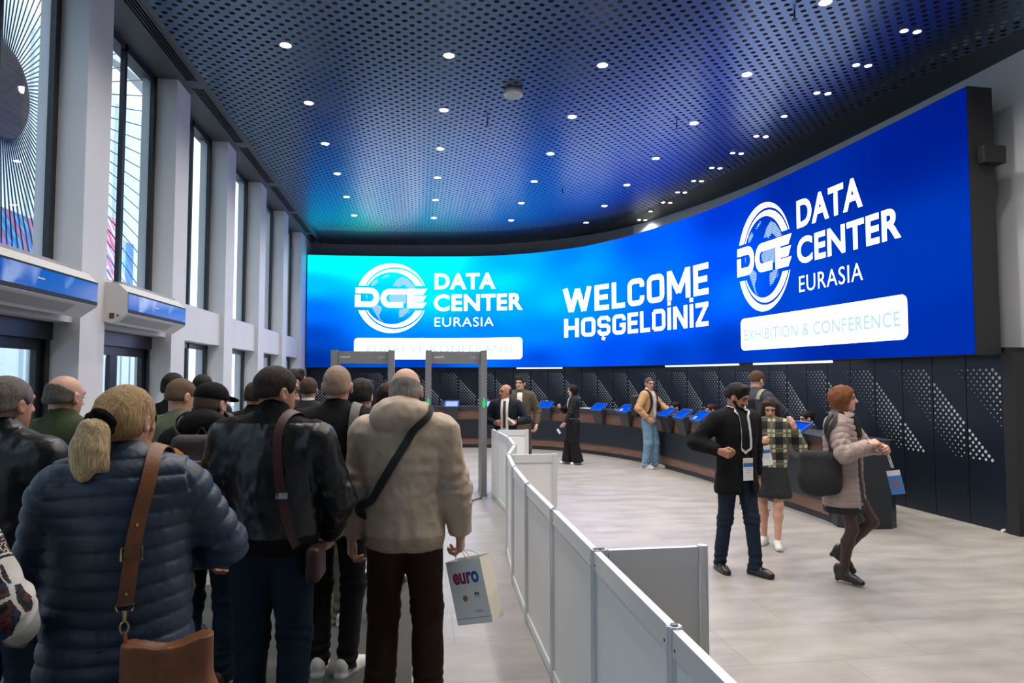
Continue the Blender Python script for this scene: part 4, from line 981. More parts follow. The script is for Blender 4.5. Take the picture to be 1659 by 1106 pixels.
def person(x, y, face, label, H, skin, hair, top, low, shoes, vox=.008, beard=None, brow=None, legmat=None, legs_bare=False, z=0., fine=False, **sk):
    root = make_root(x, y, face, label, z); g = skeleton(H, **sk); g.hs = g.s*(.97 if g.fem else 1.0)*sk.get('hk', 1)
    g.root = root; sm = skinm(skin); hm = (hairm(hair[1], (300, 300, 300), .22) if hair[0] == 'buzz' else hairm(hair[1])) if hair else None
    bw = hairm(brow) if brow else (hm if hm else hairm('4a3a30'))
    under = mat('undershirt', (.02, .02, .025), .8)
    solid('body', body_ops(g, beard=beard, lk=.74 if low else 1.), min(vox*.85, .0062) if fine else vox*.85, [sm, mat('lips_'+skin, tuple(a*b for a, b in zip(h(skin), (.78, .5, .5))), .4), EYE, bw, under, legmat if legmat else (sm if legs_bare else under)], root)
    if hair and hair[0] != 'none':
        st = hair[0]; hs = lambda V, N: .0013*vnoise(V*A_(170, 170, 30))+.002*vnoise(V*40.)+(.008*vnoise(V*26.) if st in ('curly', 'long') else .005*vnoise(V*A_(40, 40, 12)) if st == 'bob' else 0)
        g.hair = solid('hair', hair_ops(g, st), vox*.8, hm, root, disp=hs)
    g.tops = []
    for t in (top if isinstance(top, list) else [top]):
        ops = [group(torso_ops(g, t['hem']*g.s, t.get('e', .02), t.get('flare', 0), t.get('collar', .04), t.get('waist', 1.), belly=t.get('belly', 0)), k=0)]
        if t.get('sleeves', True):
            for nm in 'LR': ops.append(group(sleeve_ops(g, nm, t.get('e', .02)*t.get('se', 1.), t.get('end', .94), t.get('cuff', 0)), k=.035))
        if t.get('rib'):
            zr = t['hem']*g.s+g.pel[2]-.93*g.s; ops.append(group([rc((0, 0, zr+.03), (0, 0, zr+.035), (.138+t.get('flare', 0))*g.s*g.w+t.get('e', .02)+.003, k=0, sy=.77), plane((0, 0, 1), zr-.035), plane((0, 0, -1), -(zr+.035))], k=.006))
        for xo in t.get('extra', lambda g: [])(g): ops.append(xo)
        q = quilt_fn(g, *t['quilt']) if t.get('quilt') else None
        o = solid(t.get('name', 'jacket'), ops, t.get('vox', vox), t['m'], root, disp=cloth_disp(abs(x)+abs(y), t.get('a', .006), q, g), matf=t.get('matf'))
        g.tops.append(ops); t['obj'] = o
        if t.get('zip'): pass
    if low: 
        ops = trouser_ops(g, low.get('e', .012), low.get('hem', .045), low.get('leg', 1.), low.get('flare', 0), max(0., ((top[0] if isinstance(top, list) else top)['hem']-.93)*g.s+.04)); solid('trousers', ops, vox, low['m'], root, disp=trouser_disp(abs(x)*2+y, g)); g.low = ops
    if shoes:
        for nm in 'LR': shoe(g, nm, root, shoes['m'], shoes.get('sole', shoes['m']), shoes.get('heel', 0), shoes.get('k', 1.), shoes.get('vox', max(.006, vox*.8)))
    return g
# ---------------------------------------------------------------- the people
LEATHER = fabric('black_leather', '131417', .34, bump=.35, bs=22)
BLACK = fabric('black_wool', '101013', .85); BLACK2 = fabric('black_cotton', '17171a', .8); DARKJ = fabric('charcoal', '232326', .8)
NAVYSUIT = fabric('navy_suit', '161925', .75); NAVYJEAN = fabric('navy_denim', '1a2536', .8, vs=20); JEAN = fabric('blue_denim', '1d2a38', .8, vs=14); JEANL = fabric('light_denim', '6f8ea8', .8, vs=10, var=.2)
BROWNTR = fabric('dark_brown_cloth', '2c1c13', .75); KHAKI = fabric('khaki_cloth', '6e6150', .8); BEIGE = fabric('beige_nylon', 'b49f8a', .5, bump=.4, bs=14)
BEIGER = fabric('beige_rib', 'a3907c', .8, bump=.5, bs=80); QNAVY = fabric('navy_quilted', '24374d', .48, bump=.3, bs=40, var=.08); QROSE = fabric('rose_quilted', '9a8780', .5, bump=.25, bs=40, var=.08)
GREEN = fabric('dark_green_cloth', '38452c', .8); OLIVE = fabric('olive_sweat', '656b56', .85); MUSTARD = fabric('mustard_suede', '93602c', .8); SUIT_O = fabric('olive_suit', '504a3a', .8); GREYSW = fabric('grey_sweater', '3c4048', .9)
WHITESH = fabric('white_shirt', 'd8d6d0', .7); TAN = fabric('tan_cotton', 'b08c62', .8); FLEECE = fabric('white_fleece', 'd4cfc4', .95)
BROWNJ = fabric('brown_cloth', '3d332a', .85); SKIRT = fabric('dark_skirt', '1b1b1d', .85); SKIRTG = fabric('grey_skirt', '2c2e30', .85); DRESS = fabric('black_dress', '0d0d0f', .8)
S_BLACK = mat('shoe_black', (.012, .012, .013), .3); S_WHITE = mat('shoe_white', (.62, .61, .58), .5); S_SOLE = mat('shoe_sole', (.55, .54, .52), .6); S_BROWN = mat('shoe_brown', (.06, .03, .02), .5); S_TAUPE = mat('shoe_taupe', (.42, .39, .33), .7, var=.2, vscale=30)
TANLEATHER = fabric('tan_leather', '7a4a2c', .5, var=.2, vs=9, bump=.15); WINE = fabric('wine_leather', '3c1c1e', .5); BRASS = mat('brass', (.55, .42, .2), .3, metal=1.); NYLON = fabric('black_nylon', '0e0e10', .6, bump=.4, bs=120)
SKIN = 'b98a72'; SKIN2 = 'c49680'; SKIN3 = 'a8765c'
HANG_L = lambda x=-.27, y=.04, z=.84, c=.45: ((x, y, z), (-.4, -1, 0), (1, .15, 0), c)
HANG_R = lambda x=.27, y=.04, z=.84, c=.45: ((x, y, z), (.4, -1, 0), (-1, .15, 0), c)
def hood_ops(w=.15, d=.085, hh=.10, x=0., dz=.03):
    return lambda g: [group([ell(g.nec+A_(x, -.085, dz), (w, d, hh), R=rotx(.35), k=.03), rc(g.nec+A_(x-w*.75, -.02, .055), g.nec+A_(x+w*.75, -.02, .055), .045, k=.04), ell(g.nec+A_(x, .02, .09), (.085, .085, .11), k=.02, op='s')], k=.02)]
def front_open(w=.06, y=.17, z0=.3, z1=1.5, tilt=0.):
    return lambda g: [bx((g.che[0], y+g.che[1], (z0+z1)/2), (w, .17, (z1-z0)/2), rd=.02, k=.02, op='s')]

# 1 bald man in the beige jacket, paper bag in his right hand
g = person(-.07, 3.8, 6, 'bald grey-haired man seen from behind in beige hooded jacket and brown trousers', 1.82, SKIN2, ('fringe', '8f8880'),
           dict(m=[BEIGE, BEIGER], hem=.865, e=.034, rib=True, waist=1.06, flare=.012, collar=.02, cuff=.02, a=.013, end=.97, vox=.0075, extra=hood_ops(.155, .09, .11, -.02),
                matf=lambda c: (((c[:, 2] < .937) & (np.abs(c[:, 0]) < .24))).astype(np.int32)),
           dict(m=BROWNTR, e=.016, leg=1.05, flare=.012), dict(m=S_BLACK), vox=.0065, wide=1.1, headrot=(0, -4, -3), footL=(-.13, .0, 0), footR=(.13, .03, 0), armL=((-.285, .03, .84), (-.5, -1, 0), (1, .3, 0), .55), armR=((.285, .05, .885), (.6, -1, 0), (-1, .2, 0), .75))
bagr = gear(g.root, (-.24, .12, .95), 'crossbody_bag', 'black crossbody strap and bag worn by the man in beige', 'bag'); O = (-.24, .12, .95)
strap('strap', g.tops[0], [(-.22, .16, 1.05), (-.05, .2, 1.22), (.09, .14, 1.44), (.125, .02, 1.60), (.105, -.13, 1.56), (.0, -.2, 1.40), (-.10, -.2, 1.25), (-.19, -.16, 1.13), (-.25, -.02, 1.06), (-.24, .12, 1.04)], .042, NYLON, bagr, O, off=.010, th=.005)
solid('pouch', [bx((-.24, .19, .98), (.09, .035, .08), rd=.02)], .008, NYLON, bagr, origin=O)
# paper shopping bag
W_ = to_world(g.root, (.34, .045, .45)); pb = thing('paper_bag', 'white paper shopping bag with coloured lettering held by the bald man in beige', 'bag', W_, math.radians(-38))
M_pap = mat('bag_paper', (.80, .78, .74), .55, var=.03); M_papi = mat('bag_paper_side', (.80, .74, .60), .55, var=.03)
bw, bh, bdp = .115, .335, .055
tl = math.radians(15)
def bagp(x, y, z): return (x*math.cos(tl)-(z-bh)*math.sin(tl)*1.0, y, x*math.sin(tl)+(z-bh)*math.cos(tl)+bh)
mb = MB(); mb.add([bagp(x, y, z) for x in (-bw, bw) for y in (-bdp, bdp) for z in (0, bh)], [(0, 1, 5, 4), (2, 6, 7, 3), (0, 4, 6, 2)]); mb.cur = 1
mb.add([bagp(x, y*1.0, z) for x in (-bw, bw) for y in (-bdp, bdp) for z in (0, bh)], [(4, 5, 7, 6), (0, 2, 3, 1)])
mb.build('sack', [M_pap, M_papi], pb)
mb = MB(); mb.add([bagp(x, y, z) for x, y, z in ((-bw, -bdp-.001, .03), (bw, -bdp-.001, .03), (bw, -bdp-.001, .034), (-bw, -bdp-.001, .034))], [(0, 1, 2, 3)]); mb.build('fold_line', mat('fold_grey', (.35, .35, .36), .6), pb)
v, f_ = text_mesh('euro', .035, 1.0); x0, x1 = v[:, 0].min(), v[:, 0].max()
for nm, rng, colr in (('e', (0, .27), 'a02838'), ('u', (.27, .56), '8a2a50'), ('r', (.56, .70), '5a3880'), ('o', (.70, 1.01), '2060a8')):
    fs = [t for t in f_ if rng[0] <= (np.mean([v[i, 0] for i in t])-x0)/(x1-x0) < rng[1]]
    ids = sorted(set(i for t in fs for i in t)); mp_ = {i: k for k, i in enumerate(ids)}
    MB().add([bagp(-.085+(v[i, 0]-x0)/(x1-x0)*.17, -bdp-.0015, .215+v[i, 1]*.115) for i in ids], [tuple(mp_[i] for i in t) for t in fs]).build('lettering', mat('print_'+colr, h(colr), .5), pb)
mb = MB(); mb.add([bagp(-.03+.016*math.cos(a), -bdp-.0015, .135+.016*math.sin(a)) for a in np.linspace(0, 2*PI, 16, endpoint=False)], [tuple(range(16))]); mb.build('round_mark', mat('print_orange', h('a07050'), .5), pb)
mb = MB()
for x0_, x1_, z0_, z1_ in ((.03, .075, .137, .139), (.038, .052, .146, .162), (.056, .066, .146, .160), (.02, .07, .060, .062), (.02, .07, .067, .069)): mb.add([bagp(a, -bdp-.0015, b) for a, b in ((x0_, z0_), (x1_, z0_), (x1_, z1_), (x0_, z1_))], [(0, 1, 2, 3)])
mb.build('small_print', mat('print_teal', h('355a5c'), .5), pb)
hand = np.array(g.wrR)+(g.wrR-g.elR)/np.linalg.norm(g.wrR-g.elR)*.10
hw = Vector(to_world(g.root, hand))-Vector(W_); cz, sz_ = math.cos(-math.radians(-38)), math.sin(-math.radians(-38)); hl = (cz*hw[0]-sz_*hw[1], sz_*hw[0]+cz*hw[1], hw[2])
for y in (-bdp, bdp):
    a = bagp(-.05, y, bh-.01); b = bagp(.05, y, bh-.01)
    MB().tube(crom([a, tuple(.5*(np.array(a)+np.array(hl))+A_(-.012, 0, .01)), hl, tuple(.5*(np.array(b)+np.array(hl))+A_(.012, 0, .01)), b], 6), .0022, 6).build('handle', mat('cord_white', (.6, .6, .58), .7), pb)

# 2 man in the black leather jacket, satchel on a wine strap
g = person(-.71, 3.53, 4, 'dark-haired man in black leather bomber jacket and blue jeans looking right', 1.82, SKIN, ('short', '2a211b'),
           dict(m=[LEATHER, BLACK], hem=.93, e=.034, rib=True, waist=1.08, flare=.016, collar=.075, a=.012, end=.96, vox=.0075, matf=lambda c: (((c[:, 2] < 1.02) & (np.abs(c[:, 0]) < .24)) | (c[:, 2] > 1.555)).astype(np.int32)),
           dict(m=JEAN, e=.016, leg=1.04), dict(m=S_BLACK), vox=.0065, wide=1.12, headrot=(-48, -4, 0), drop=.01, armL=((-.30, .06, .90), (-.6, -1, 0), (1, .2, 0), .5), armR=((.24, .16, .93), (1, -.8, 0), (-.6, .6, -.3), .7))
O = (.22, -.06, .84); bg = gear(g.root, O, 'satchel', 'small wine-red satchel on a strap at the hip of the leather jacket man', 'bag')
st_, P_, N_ = strap('strap', g.tops[0], [(.16, .12, 1.40), (.12, .06, 1.52), (.085, -.04, 1.585), (.06, -.14, 1.52), (.07, -.2, 1.38), (.095, -.2, 1.22), (.13, -.2, 1.08), (.17, -.17, .97)], .042, WINE, bg, O, off=.011, th=.005)
p_ = P_[len(P_)*5//7]-A_(*O); MB().obox(p_+N_[len(P_)*5//7]*.006, (.026, 0, 0), (0, .003, 0), (0, 0, .014)).build('buckle', M_alu, bg)
solid('pouch', [bx((.225, -.06, .885), (.035, .09, .085), rd=.025)], .007, WINE, bg, origin=O)

# 3 blonde woman in the navy quilted coat
g = person(-1.0, 2.51, -16, 'blonde woman with ponytail in navy quilted coat, brown bag on her shoulder', 1.74, SKIN2, ('back', 'ad8e64'),
           dict(m=QNAVY, hem=.70, e=.036, waist=1.12, flare=.045, collar=.055, quilt=(.058, .012), a=.004, vox=.006, name='quilted_coat'),
           dict(m=JEAN, e=.012), dict(m=S_BLACK), vox=.006, wide=1.12, female=True, headrot=(-30, -10, 0), armL=((-.24, .14, .90), (-1, -.6, 0), (1, .2, 0), .5), armR=((.17, .24, 1.10), (1, -.55, -.3), (-1, .3, 0), .6))
tb = lambda x, y, z: HP(g, (x, y, z-.022))
dn = A_(-.012, -.012, 0)
tail = [rc(tb(0, -.130, -.012), tb(0, -.150, -.035)+dn*.4, .028, .042, k=.02), rc(tb(0, -.150, -.035)+dn*.4, tb(0, -.148, -.090)+dn, .042, .048, k=.03), rc(tb(0, -.148, -.090)+dn, tb(-.002, -.138, -.140)+dn*1.4, .046, .036, k=.03), rc(tb(-.002, -.138, -.140)+dn*1.4, tb(-.008, -.135, -.180)+dn*1.6, .034, .014, k=.03), rc(tb(0, -.140, -.09), tb(.035, -.115, -.160), .036, .012, k=.03)]
BL = hairm('ceb28a')
solid('ponytail', tail, .0045, BL, g.root, disp=lambda V, N: .003*vnoise(V*A_(120, 120, 18))+.003*vnoise(V*A_(60, 60, 14)))
solid('hair_tie', [ell(tb(0, -.135, -.004)+A_(math.cos(a)*.026, 0, math.sin(a)*.030), (.022, .026, .022), k=.02) for a in np.linspace(0, 2*PI, 8, endpoint=False)], .005, fabric('black_velvet', '08080a', .95), g.root, disp=lambda V, N: .002*np.sin(V[:, 2]*160+V[:, 0]*120))
O = (.20, -.26, .52); bg = gear(g.root, O, 'shoulder_bag', 'brown leather shoulder bag hanging behind the blonde woman in navy', 'bag')
st_, P_, N_ = strap('strap', g.tops[0], [(.13, .12, 1.36), (.115, .04, 1.47), (.10, -.05, 1.52), (.085, -.15, 1.42), (.065, -.22, 1.28), (.05, -.22, 1.16), (.04, -.235, 1.06)], .046, TANLEATHER, bg, O, off=.014, th=.006)
i_ = len(P_)-22; p_ = P_[i_]-A_(*O)+A_(0, -.012, 0)
MB().tube([p_+A_(x, 0, z) for x, z in ((-.03, -.02), (.03, -.02), (.03, .02), (-.03, .02), (-.03, -.02))], .0035, 6).build('buckle', BRASS, bg)
e_ = P_[-1]-A_(*O); cl = MB().tube([e_+A_(x, -.004, z) for x, z in ((-.028, .0), (.028, .0), (.02, -.02), (-.02, -.02), (-.028, .0))], .0035, 6)
cl.tube([e_+A_(0, -.006, -.015), e_+A_(.0, -.008, -.05)], [.008, .006], 8); cl.tube([e_+A_(.012*math.cos(a), -.008, -.07+.02*math.sin(a)) for a in np.linspace(0, 2*PI, 12)], .004, 6, False); cl.build('clasp', BRASS, bg)
for z in (-6, -32): 
    q_ = P_[z]-A_(*O)+N_[z]*.008; MB().lathe([(0, -.004), (.005, -.004), (.005, .004), (0, .004)], q_, 8).build('rivet', BRASS, bg)
bag_ops = [group([bx((.165, -.265, .76), (.13, .04, .24), rd=.04, k=.0), bx((.165, -.27, .66), (.155, .05, .13), rd=.05, k=.08), plane((0, 0, -1), -.965)], k=0), ell((.165, -.265, 1.005), (.115, .05, .070), k=.02, op='s')]
solid('body', bag_ops, .006, TANLEATHER, bg, origin=O, disp=cloth_disp(3, .006))
MB().tube([A_(.05, -.262, .95)-A_(*O), A_(.042, -.258, 1.0)-A_(*O)], .006, 6).build('tab', TANLEATHER, bg)

# 4 person with the embroidered sleeve at the left edge
EMB = [WHITESH]+[mat('stitch_%s' % c, h(c), .8) for c in ('100f14', '551522', '1c3354', '4c3522')]
def emb_mat(gref):
    def f(c):
        g = gref[0]; a, b = g.shR, g.elR; ba = b-a; L = np.linalg.norm(ba); t = (c-a)@ba/L; ang = (c[:, 1]-a[1]-(t/L)*ba[1])*1.0+(c[:, 0]-a[0]-(t/L)*ba[0])*.6
        out = np.zeros(len(c), np.int32); low = (c[:, 0] > a[0]-.03)
        n1 = vnoise(np.c_[ang*120, t*120, t*0]); n2 = vnoise(np.c_[ang*95+9, t*95, t*0+4])
        band = low & (t > .085) & (t < .165); out[band & ((t < .092) | (t > .158))] = 1
        inb = band & (t > .098) & (t < .152); out[inb & (n1 > .0)] = 1; out[inb & (n1 < -.2)] = 2; out[inb & (n2 > .45)] = 3
        for cy, t0, t1, wd in ((-.035, .19, .27, .024), (-.04, .28, .36, .028), (.015, .25, .33, .02), (.0, .18, .24, .008)):
            m_ = low & (np.abs(ang-cy) < wd*(1.1-.5*np.abs(t-(t0+t1)/2)/((t1-t0)/2))) & (t > t0) & (t < t1)
            out[m_ & (n1 > -.1)] = 1; out[m_ & (n1 < -.1)] = 2; out[m_ & (n2 > .35)] = 4; out[m_ & (n2 < -.5)] = 3
        return out
    return f
gr = [None]
sk4 = dict(wide=1.05, female=True, armR=((.27, .17, 1.04), (.8, -1, -.2), (-1, .2, 0), .5), armL=HANG_L())
gr[0] = skeleton(1.70, **sk4)
g = person(-1.46, 2.15, 2, 'person in white blouse with embroidered sleeve at the left edge, dark vest', 1.70, SKIN2, ('tied', '3a2a20'),
           [dict(m=EMB, hem=.84, e=.022, se=1.5, collar=.02, matf=emb_mat(gr), vox=.0035, name='blouse', end=.9), dict(m=DARKJ, hem=.86, e=.034, sleeves=False, collar=.01, name='vest', vox=.007)],
           dict(m=BLACK2, e=.02, leg=1.1), dict(m=S_BLACK), vox=.007, **sk4)
O = (.12, -.22, .74); bg = gear(g.root, O, 'handbag', 'black handbag hanging under the embroidered sleeve at the left edge', 'bag')
solid('body', [bx((.16, -.20, .83), (.13, .05, .10), rd=.03)], .007, NYLON, bg, origin=O)
strap('strap', g.tops[1], [(.09, .1, 1.38), (.10, -.04, 1.47), (.11, -.14, 1.36), (.12, -.2, 1.15), (.13, -.2, .94)], .022, NYLON, bg, O, off=.012)
ch = MB()
for k in range(9): ch.tube([A_(.20+.006*math.cos(a)+.003*k, -.255, .90-.017*k+.011*math.sin(a))-A_(*O) for a in np.linspace(0, 2*PI, 8)], .0022, 5, False)
ch.build('chain', M_alu, bg)

# 5 grey-haired man in black leather, 6 balding man in green
person(-1.80, 3.28, 10, 'grey-haired man in black leather jacket at the far left, ear turned right', 1.77, SKIN, ('short', '6e6862'), dict(m=LEATHER, hem=.80, e=.034, collar=.07, waist=1.05), dict(m=JEAN), dict(m=S_BROWN), vox=.0085, wide=1.1, headrot=(-14, 0, 0))
person(-1.98, 4.15, 6, 'balding man in dark green jacket in front of the white pier', 1.78, SKIN2, ('fringe', '5f5a54'), dict(m=GREEN, hem=.84, e=.03, collar=.06), dict(m=BLACK2), dict(m=S_BLACK), vox=.0085, wide=1.06, headrot=(-16, -6, 0))
# 7 mustard jacket, mostly hidden
g = person(-1.36, 3.55, 8, 'person in mustard suede jacket mostly hidden behind the blonde woman', 1.66, SKIN, ('short', '3a281c'), dict(m=MUSTARD, hem=.84, e=.028, collar=.05, a=.009), dict(m=BLACK2), dict(m=S_BLACK), vox=.0085, wide=.98, headrot=(-5, 0, 0))
O = (.10, -.24, 1.10); bg = gear(g.root, O, 'small_backpack', 'small black backpack on the person in mustard suede', 'bag'); solid('body', [bx((.03, -.205, 1.25), (.13, .05, .17), rd=.04)], .009, NYLON, bg, origin=O)
# 8 olive sweatshirt, 9 and 10 dark heads beyond
person(-1.63, 4.97, 4, 'man with shaved head in faded olive sweatshirt looking down to the right', 1.76, SKIN2, ('buzz', '6a5442'), dict(m=OLIVE, hem=.88, e=.022, collar=.03, a=.008), dict(m=DARKJ), dict(m=S_BLACK), vox=.009, headrot=(-38, -14, 0))
person(-2.0, 5.93, 0, 'man with short black hair just behind the shaved head', 1.80, SKIN, ('short', '14100e'), dict(m=BLACK, hem=.82, e=.03), dict(m=BLACK2), dict(m=S_BLACK), vox=.011)
person(-2.03, 6.80, 0, 'black-haired person in dark jacket beyond the man with a cap', 1.79, SKIN, ('short', '120e0c'), dict(m=DARKJ, hem=.82, e=.03, collar=.07), dict(m=BLACK2), dict(m=S_BLACK), vox=.012)
# 11 man with a black cap, hood and grey backpack
g = person(-1.21, 4.21, 2, 'man with black cap and black hooded jacket, grey backpack on his back', 1.73, SKIN2, ('buzz', '5a4636'), dict(m=BLACK2, hem=.84, e=.032, collar=.03, extra=hood_ops(.14, .085, .10, 0, .04)), dict(m=JEAN), dict(m=S_BROWN, sole=S_SOLE), vox=.008, wide=1.04, headrot=(-24, -6, 0))
cp_ = [group([hE(g, (0, -.010, .046), (.090, .109, .085), k=0), plane(g.HR@A_(0, .05, 1), (g.HR@A_(0, .05, 1))@HP(g, (0, 0, .026)))], k=0), group([hE(g, (0, .135, .036), (.068, .070, .012), R=None) if 0 else ell(HP(g, (0, .13, .040)), (.068*g.hs, .068*g.hs, .010), R=g.HR@rotx(-.22)), ], k=.008)]
solid('cap', cp_, .006, fabric('cap_black', '0e0e10', .85), g.root)
GREYBP = fabric('grey_pack', '4c4a4a', .75, bump=.4, bs=90)
def backpack(g, x, z0, z1, w, d, y, m, label, pocket=True, strapm=None, shoulders=(-.10, .10), offx=0, strap_off=.012, sub=None):
    O = (x, y-d, z0); b = gear(g.root, O, 'backpack', label, 'backpack'); zc = (z0+z1)/2
    solid('body', [bx((x, y-d*.5, zc), (w/2, d/2, (z1-z0)/2), rd=.045, k=.03), ell((x, y-d*.95, zc-.06), (w*.42, d*.35, (z1-z0)*.33), k=.04)], .008, m, b, origin=O, disp=cloth_disp(5, .005))
    if pocket:
        solid('front_pocket', [bx((x, y-d*1.12, zc-.07), (w*.36, .02, (z1-z0)*.24), rd=.015)], .008, m, b, origin=O)
        MB().tube([A_(x-w*.22, y-d*1.03-.02, zc+.085)-A_(*O), A_(x+w*.25, y-d*1.03-.02, zc+.085)-A_(*O)], .004, 6).build('zip', M_alu, b)
    MB().tube(crom([A_(x-.03, y-.02, z1-.01)-A_(*O), A_(x, y-.02, z1+.035)-A_(*O), A_(x+.03, y-.02, z1-.01)-A_(*O)], 6), .006, 6).build('grab_loop', NYLON, b)
    for sx in shoulders:
        strap('shoulder_strap', g.tops[0], [(sx*1.05, -.14+g.nec[1], z1-.02), (sx*1.1, -.05+g.nec[1], z1+.06), (sx*1.15, .05+g.nec[1], z1+.03), (sx*1.3, .16+g.nec[1], z1-.14), (sx*1.6, .13+g.nec[1], z1-.30), (sx*1.7, .0+g.nec[1], z1-.38)], .05, strapm or m, b, O, off=strap_off, th=.008)
    return b
backpack(g, .02, 1.02, 1.46, .27, .13, -.165, GREYBP, 'grey backpack with zip pocket on the man with a cap')
# 12-13 farther heads between cap and leather jacket
person(-1.33, 5.84, -5, 'short-haired man in black jacket half hidden behind the leather jacket', 1.73, SKIN, ('short', '3a2c22'), dict(m=BLACK, hem=.82, e=.03, collar=.06), dict(m=BLACK2), dict(m=S_BLACK), vox=.010)
person(-1.37, 7.86, 30, 'dark-haired man looking right, farthest head above the leather jacket man', 1.85, SKIN, ('thick', '2a1e18'), dict(m=BLACK2, hem=.85, e=.025), dict(m=BLACK2), dict(m=S_BLACK), vox=.012, headrot=(-40, 0, 0))
person(-1.09, 7.02, 4, 'man with cropped nape and white collar between leather jacket and bald head', 1.76, SKIN, ('short', '3c2c22'), [dict(m=DARKJ, hem=.82, e=.026, collar=.03), dict(m=WHITESH, hem=1.0, e=.012, sleeves=False, collar=.062, name='shirt')], dict(m=BLACK2), dict(m=S_BLACK), vox=.010)
person(-.98, 8.7, 10, 'person with dark hair in purple top, far off beside the bald man', 1.60, SKIN, ('short', '181210'), dict(m=fabric('purple_cloth', '3a2c5a', .8), hem=.82, e=.022), dict(m=BLACK2), dict(m=S_BLACK), vox=.013)
# 14 bald man in black with white trainers
g = person(-.5, 4.31, 5, 'bald man in black jacket and black jeans with white trainers', 1.84, SKIN2, ('buzz', 'a38b79'), dict(m=BLACK, hem=.80, e=.032, collar=.05, waist=1.04), dict(m=BLACK2, e=.008, leg=.96), dict(m=S_WHITE, sole=S_SOLE), vox=.0075, wide=1.08, headrot=(4, 0, 0), footL=(-.085, .0, 0), footR=(.085, -.02, 0), yawR=-26, yawL=4)
O = (.21, -.25, .98); bg = gear(g.root, O, 'backpack', 'black leather backpack slung on the right shoulder of the bald man', 'backpack')
solid('body', [bx((.21, -.20, 1.19), (.11, .06, .15), rd=.05, k=.02), ell((.2, -.25, 1.15), (.08, .04, .09), k=.03)], .008, LEATHER, bg, origin=O, disp=cloth_disp(9, .008))
strap('strap', g.tops[0], [(.15, .14, 1.40), (.13, .06, 1.52), (.12, -.04, 1.57), (.13, -.16, 1.47), (.15, -.21, 1.33)], .055, fabric('grey_webbing', '55554f', .6), bg, O, off=.012, th=.008)
# 15 brown jacket, khaki trousers; 16 dark-haired woman
g = person(-.42, 5.11, 8, 'dark-haired man in brown jacket, khaki trousers and white trainers with orange trim', 1.75, SKIN, ('thick', '1c1612'), dict(m=BROWNJ, hem=.86, e=.026), dict(m=KHAKI, leg=1.08), dict(m=S_WHITE, sole=mat('sole_orange', (.55, .25, .15), .6)), vox=.0085, headrot=(-14, -8, 0), footL=(-.12, 0, 0), footR=(.17, .05, 0))
O = tuple(g.nec); ly = gear(g.root, O, 'lanyard', 'black neck cord on the man in brown jacket', 'lanyard'); strap('cord', g.tops[0], [(-.09, .06, 1.46), (-.085, -.01, 1.52), (0, -.07, 1.53), (.085, -.01, 1.52), (.09, .06, 1.46)], .014, NYLON, ly, O, off=.006)
person(-.27, 6.0, 10, 'woman with long dark brown hair half hidden by the man in beige', 1.72, SKIN, ('long', '2c1a14'), dict(m=BLACK2, hem=.8, e=.024), dict(m=BLACK2), dict(m=S_BLACK), vox=.010, female=True)

# ---- right side: walkers
g = person(2.9, 6.0, 168, 'man in open black coat and navy trousers walking, looking down, badge on lanyard', 1.71, SKIN3, ('thick', '120e0c'),
           [dict(m=BLACK, hem=.74, e=.032, flare=.03, collar=.05, name='coat', extra=front_open(.06, .2, .3, 1.56)), dict(m=BLACK2, hem=.90, e=.010, collar=.03, sleeves=False, name='shirt')],
           dict(m=NAVYJEAN, e=.008, leg=.95), dict(m=S_BLACK), vox=.0085, fine=True, beard=True, wide=1.06, headrot=(32, -24, 0), footR=(.12, -.10, 0), footL=(-.09, .14, 0), yawL=16, armR=((.27, .12, 1.14), (1, -.9, -.6), (-1, .1, .2), .95), armL=((-.27, -.05, .86), (-.4, -1, 0), (1, .2, 0), .5))
M_lan = mat('lanyard_white', (.55, .56, .58), .6); M_bblue = mat('badge_blue', h('2f62b0'), .4); M_bwhite = mat('badge_white', (.66, .67, .68), .4); M_bcream = mat('badge_cream', (.62, .58, .46), .4); M_ink = mat('badge_ink', (.05, .05, .06), .5)
def badge(root, O, label, rx=0., rz=0., w=.052, hh=.10, style=0):
    b = gear(root, O, 'conference_badge', label, 'badge'); b.rotation_euler[2] += rz; b.rotation_euler[1] = rx     # hangs down from O, face to +y
    ca = MB().box(-w, w, -.002, .002, -2*hh, 0).build('card', M_bwhite, b)
    if style == 0:
        MB().box(-w, w, .002, .003, -.038, 0).build('top_strip', M_bcream, ca); MB().box(-w, w, .002, .003, -.078, -.044).build('blue_band', M_bblue, ca)
        m_ = MB()
        for k, (x0, x1) in enumerate(((-.035, .03), (-.035, .02), (-.02, .03))): m_.box(x0, x1, .002, .003, -.098-.016*k, -.093-.016*k)
        m_.build('printed_lines', mat('badge_grey', (.35, .36, .4), .5), ca)
    else:
        MB().box(-w, w, .002, .003, -2*hh, -.045).build('blue_field', mat('badge_sky', h('3f74b4'), .4), ca)
        MB().lathe([(0, -.0005), (.022, -.0005), (.022, .0005), (0, .0005)], (0, 0, 0), 14).build('red_emblem', mat('badge_red', h('b04a44'), .5), ca)
        e_ = ca.children[-1]; e_.location = (0, .0038, -.115); e_.rotation_euler = (PI/2, 0, 0)
    MB().tube([(0, 0, .002), (0, 0, .028)], .005, 6).build('clip', M_dark, b)
    return b
O = (0, .165, 1.05); b = badge(g.root, O, 'white badge with blue band on the chest of the black coat man')
strap('lanyard', g.tops[0]+g.tops[1], [(-.085, .0, 1.47), (-.075, .09, 1.38), (-.04, .16, 1.2), (0, .17, 1.085)], .02, M_lan, b, O, off=.012, th=.002); strap('lanyard', g.tops[0]+g.tops[1], [(.085, .0, 1.47), (.075, .09, 1.38), (.04, .16, 1.2), (0, .17, 1.085)], .02, M_lan, b, O, off=.012, th=.002)

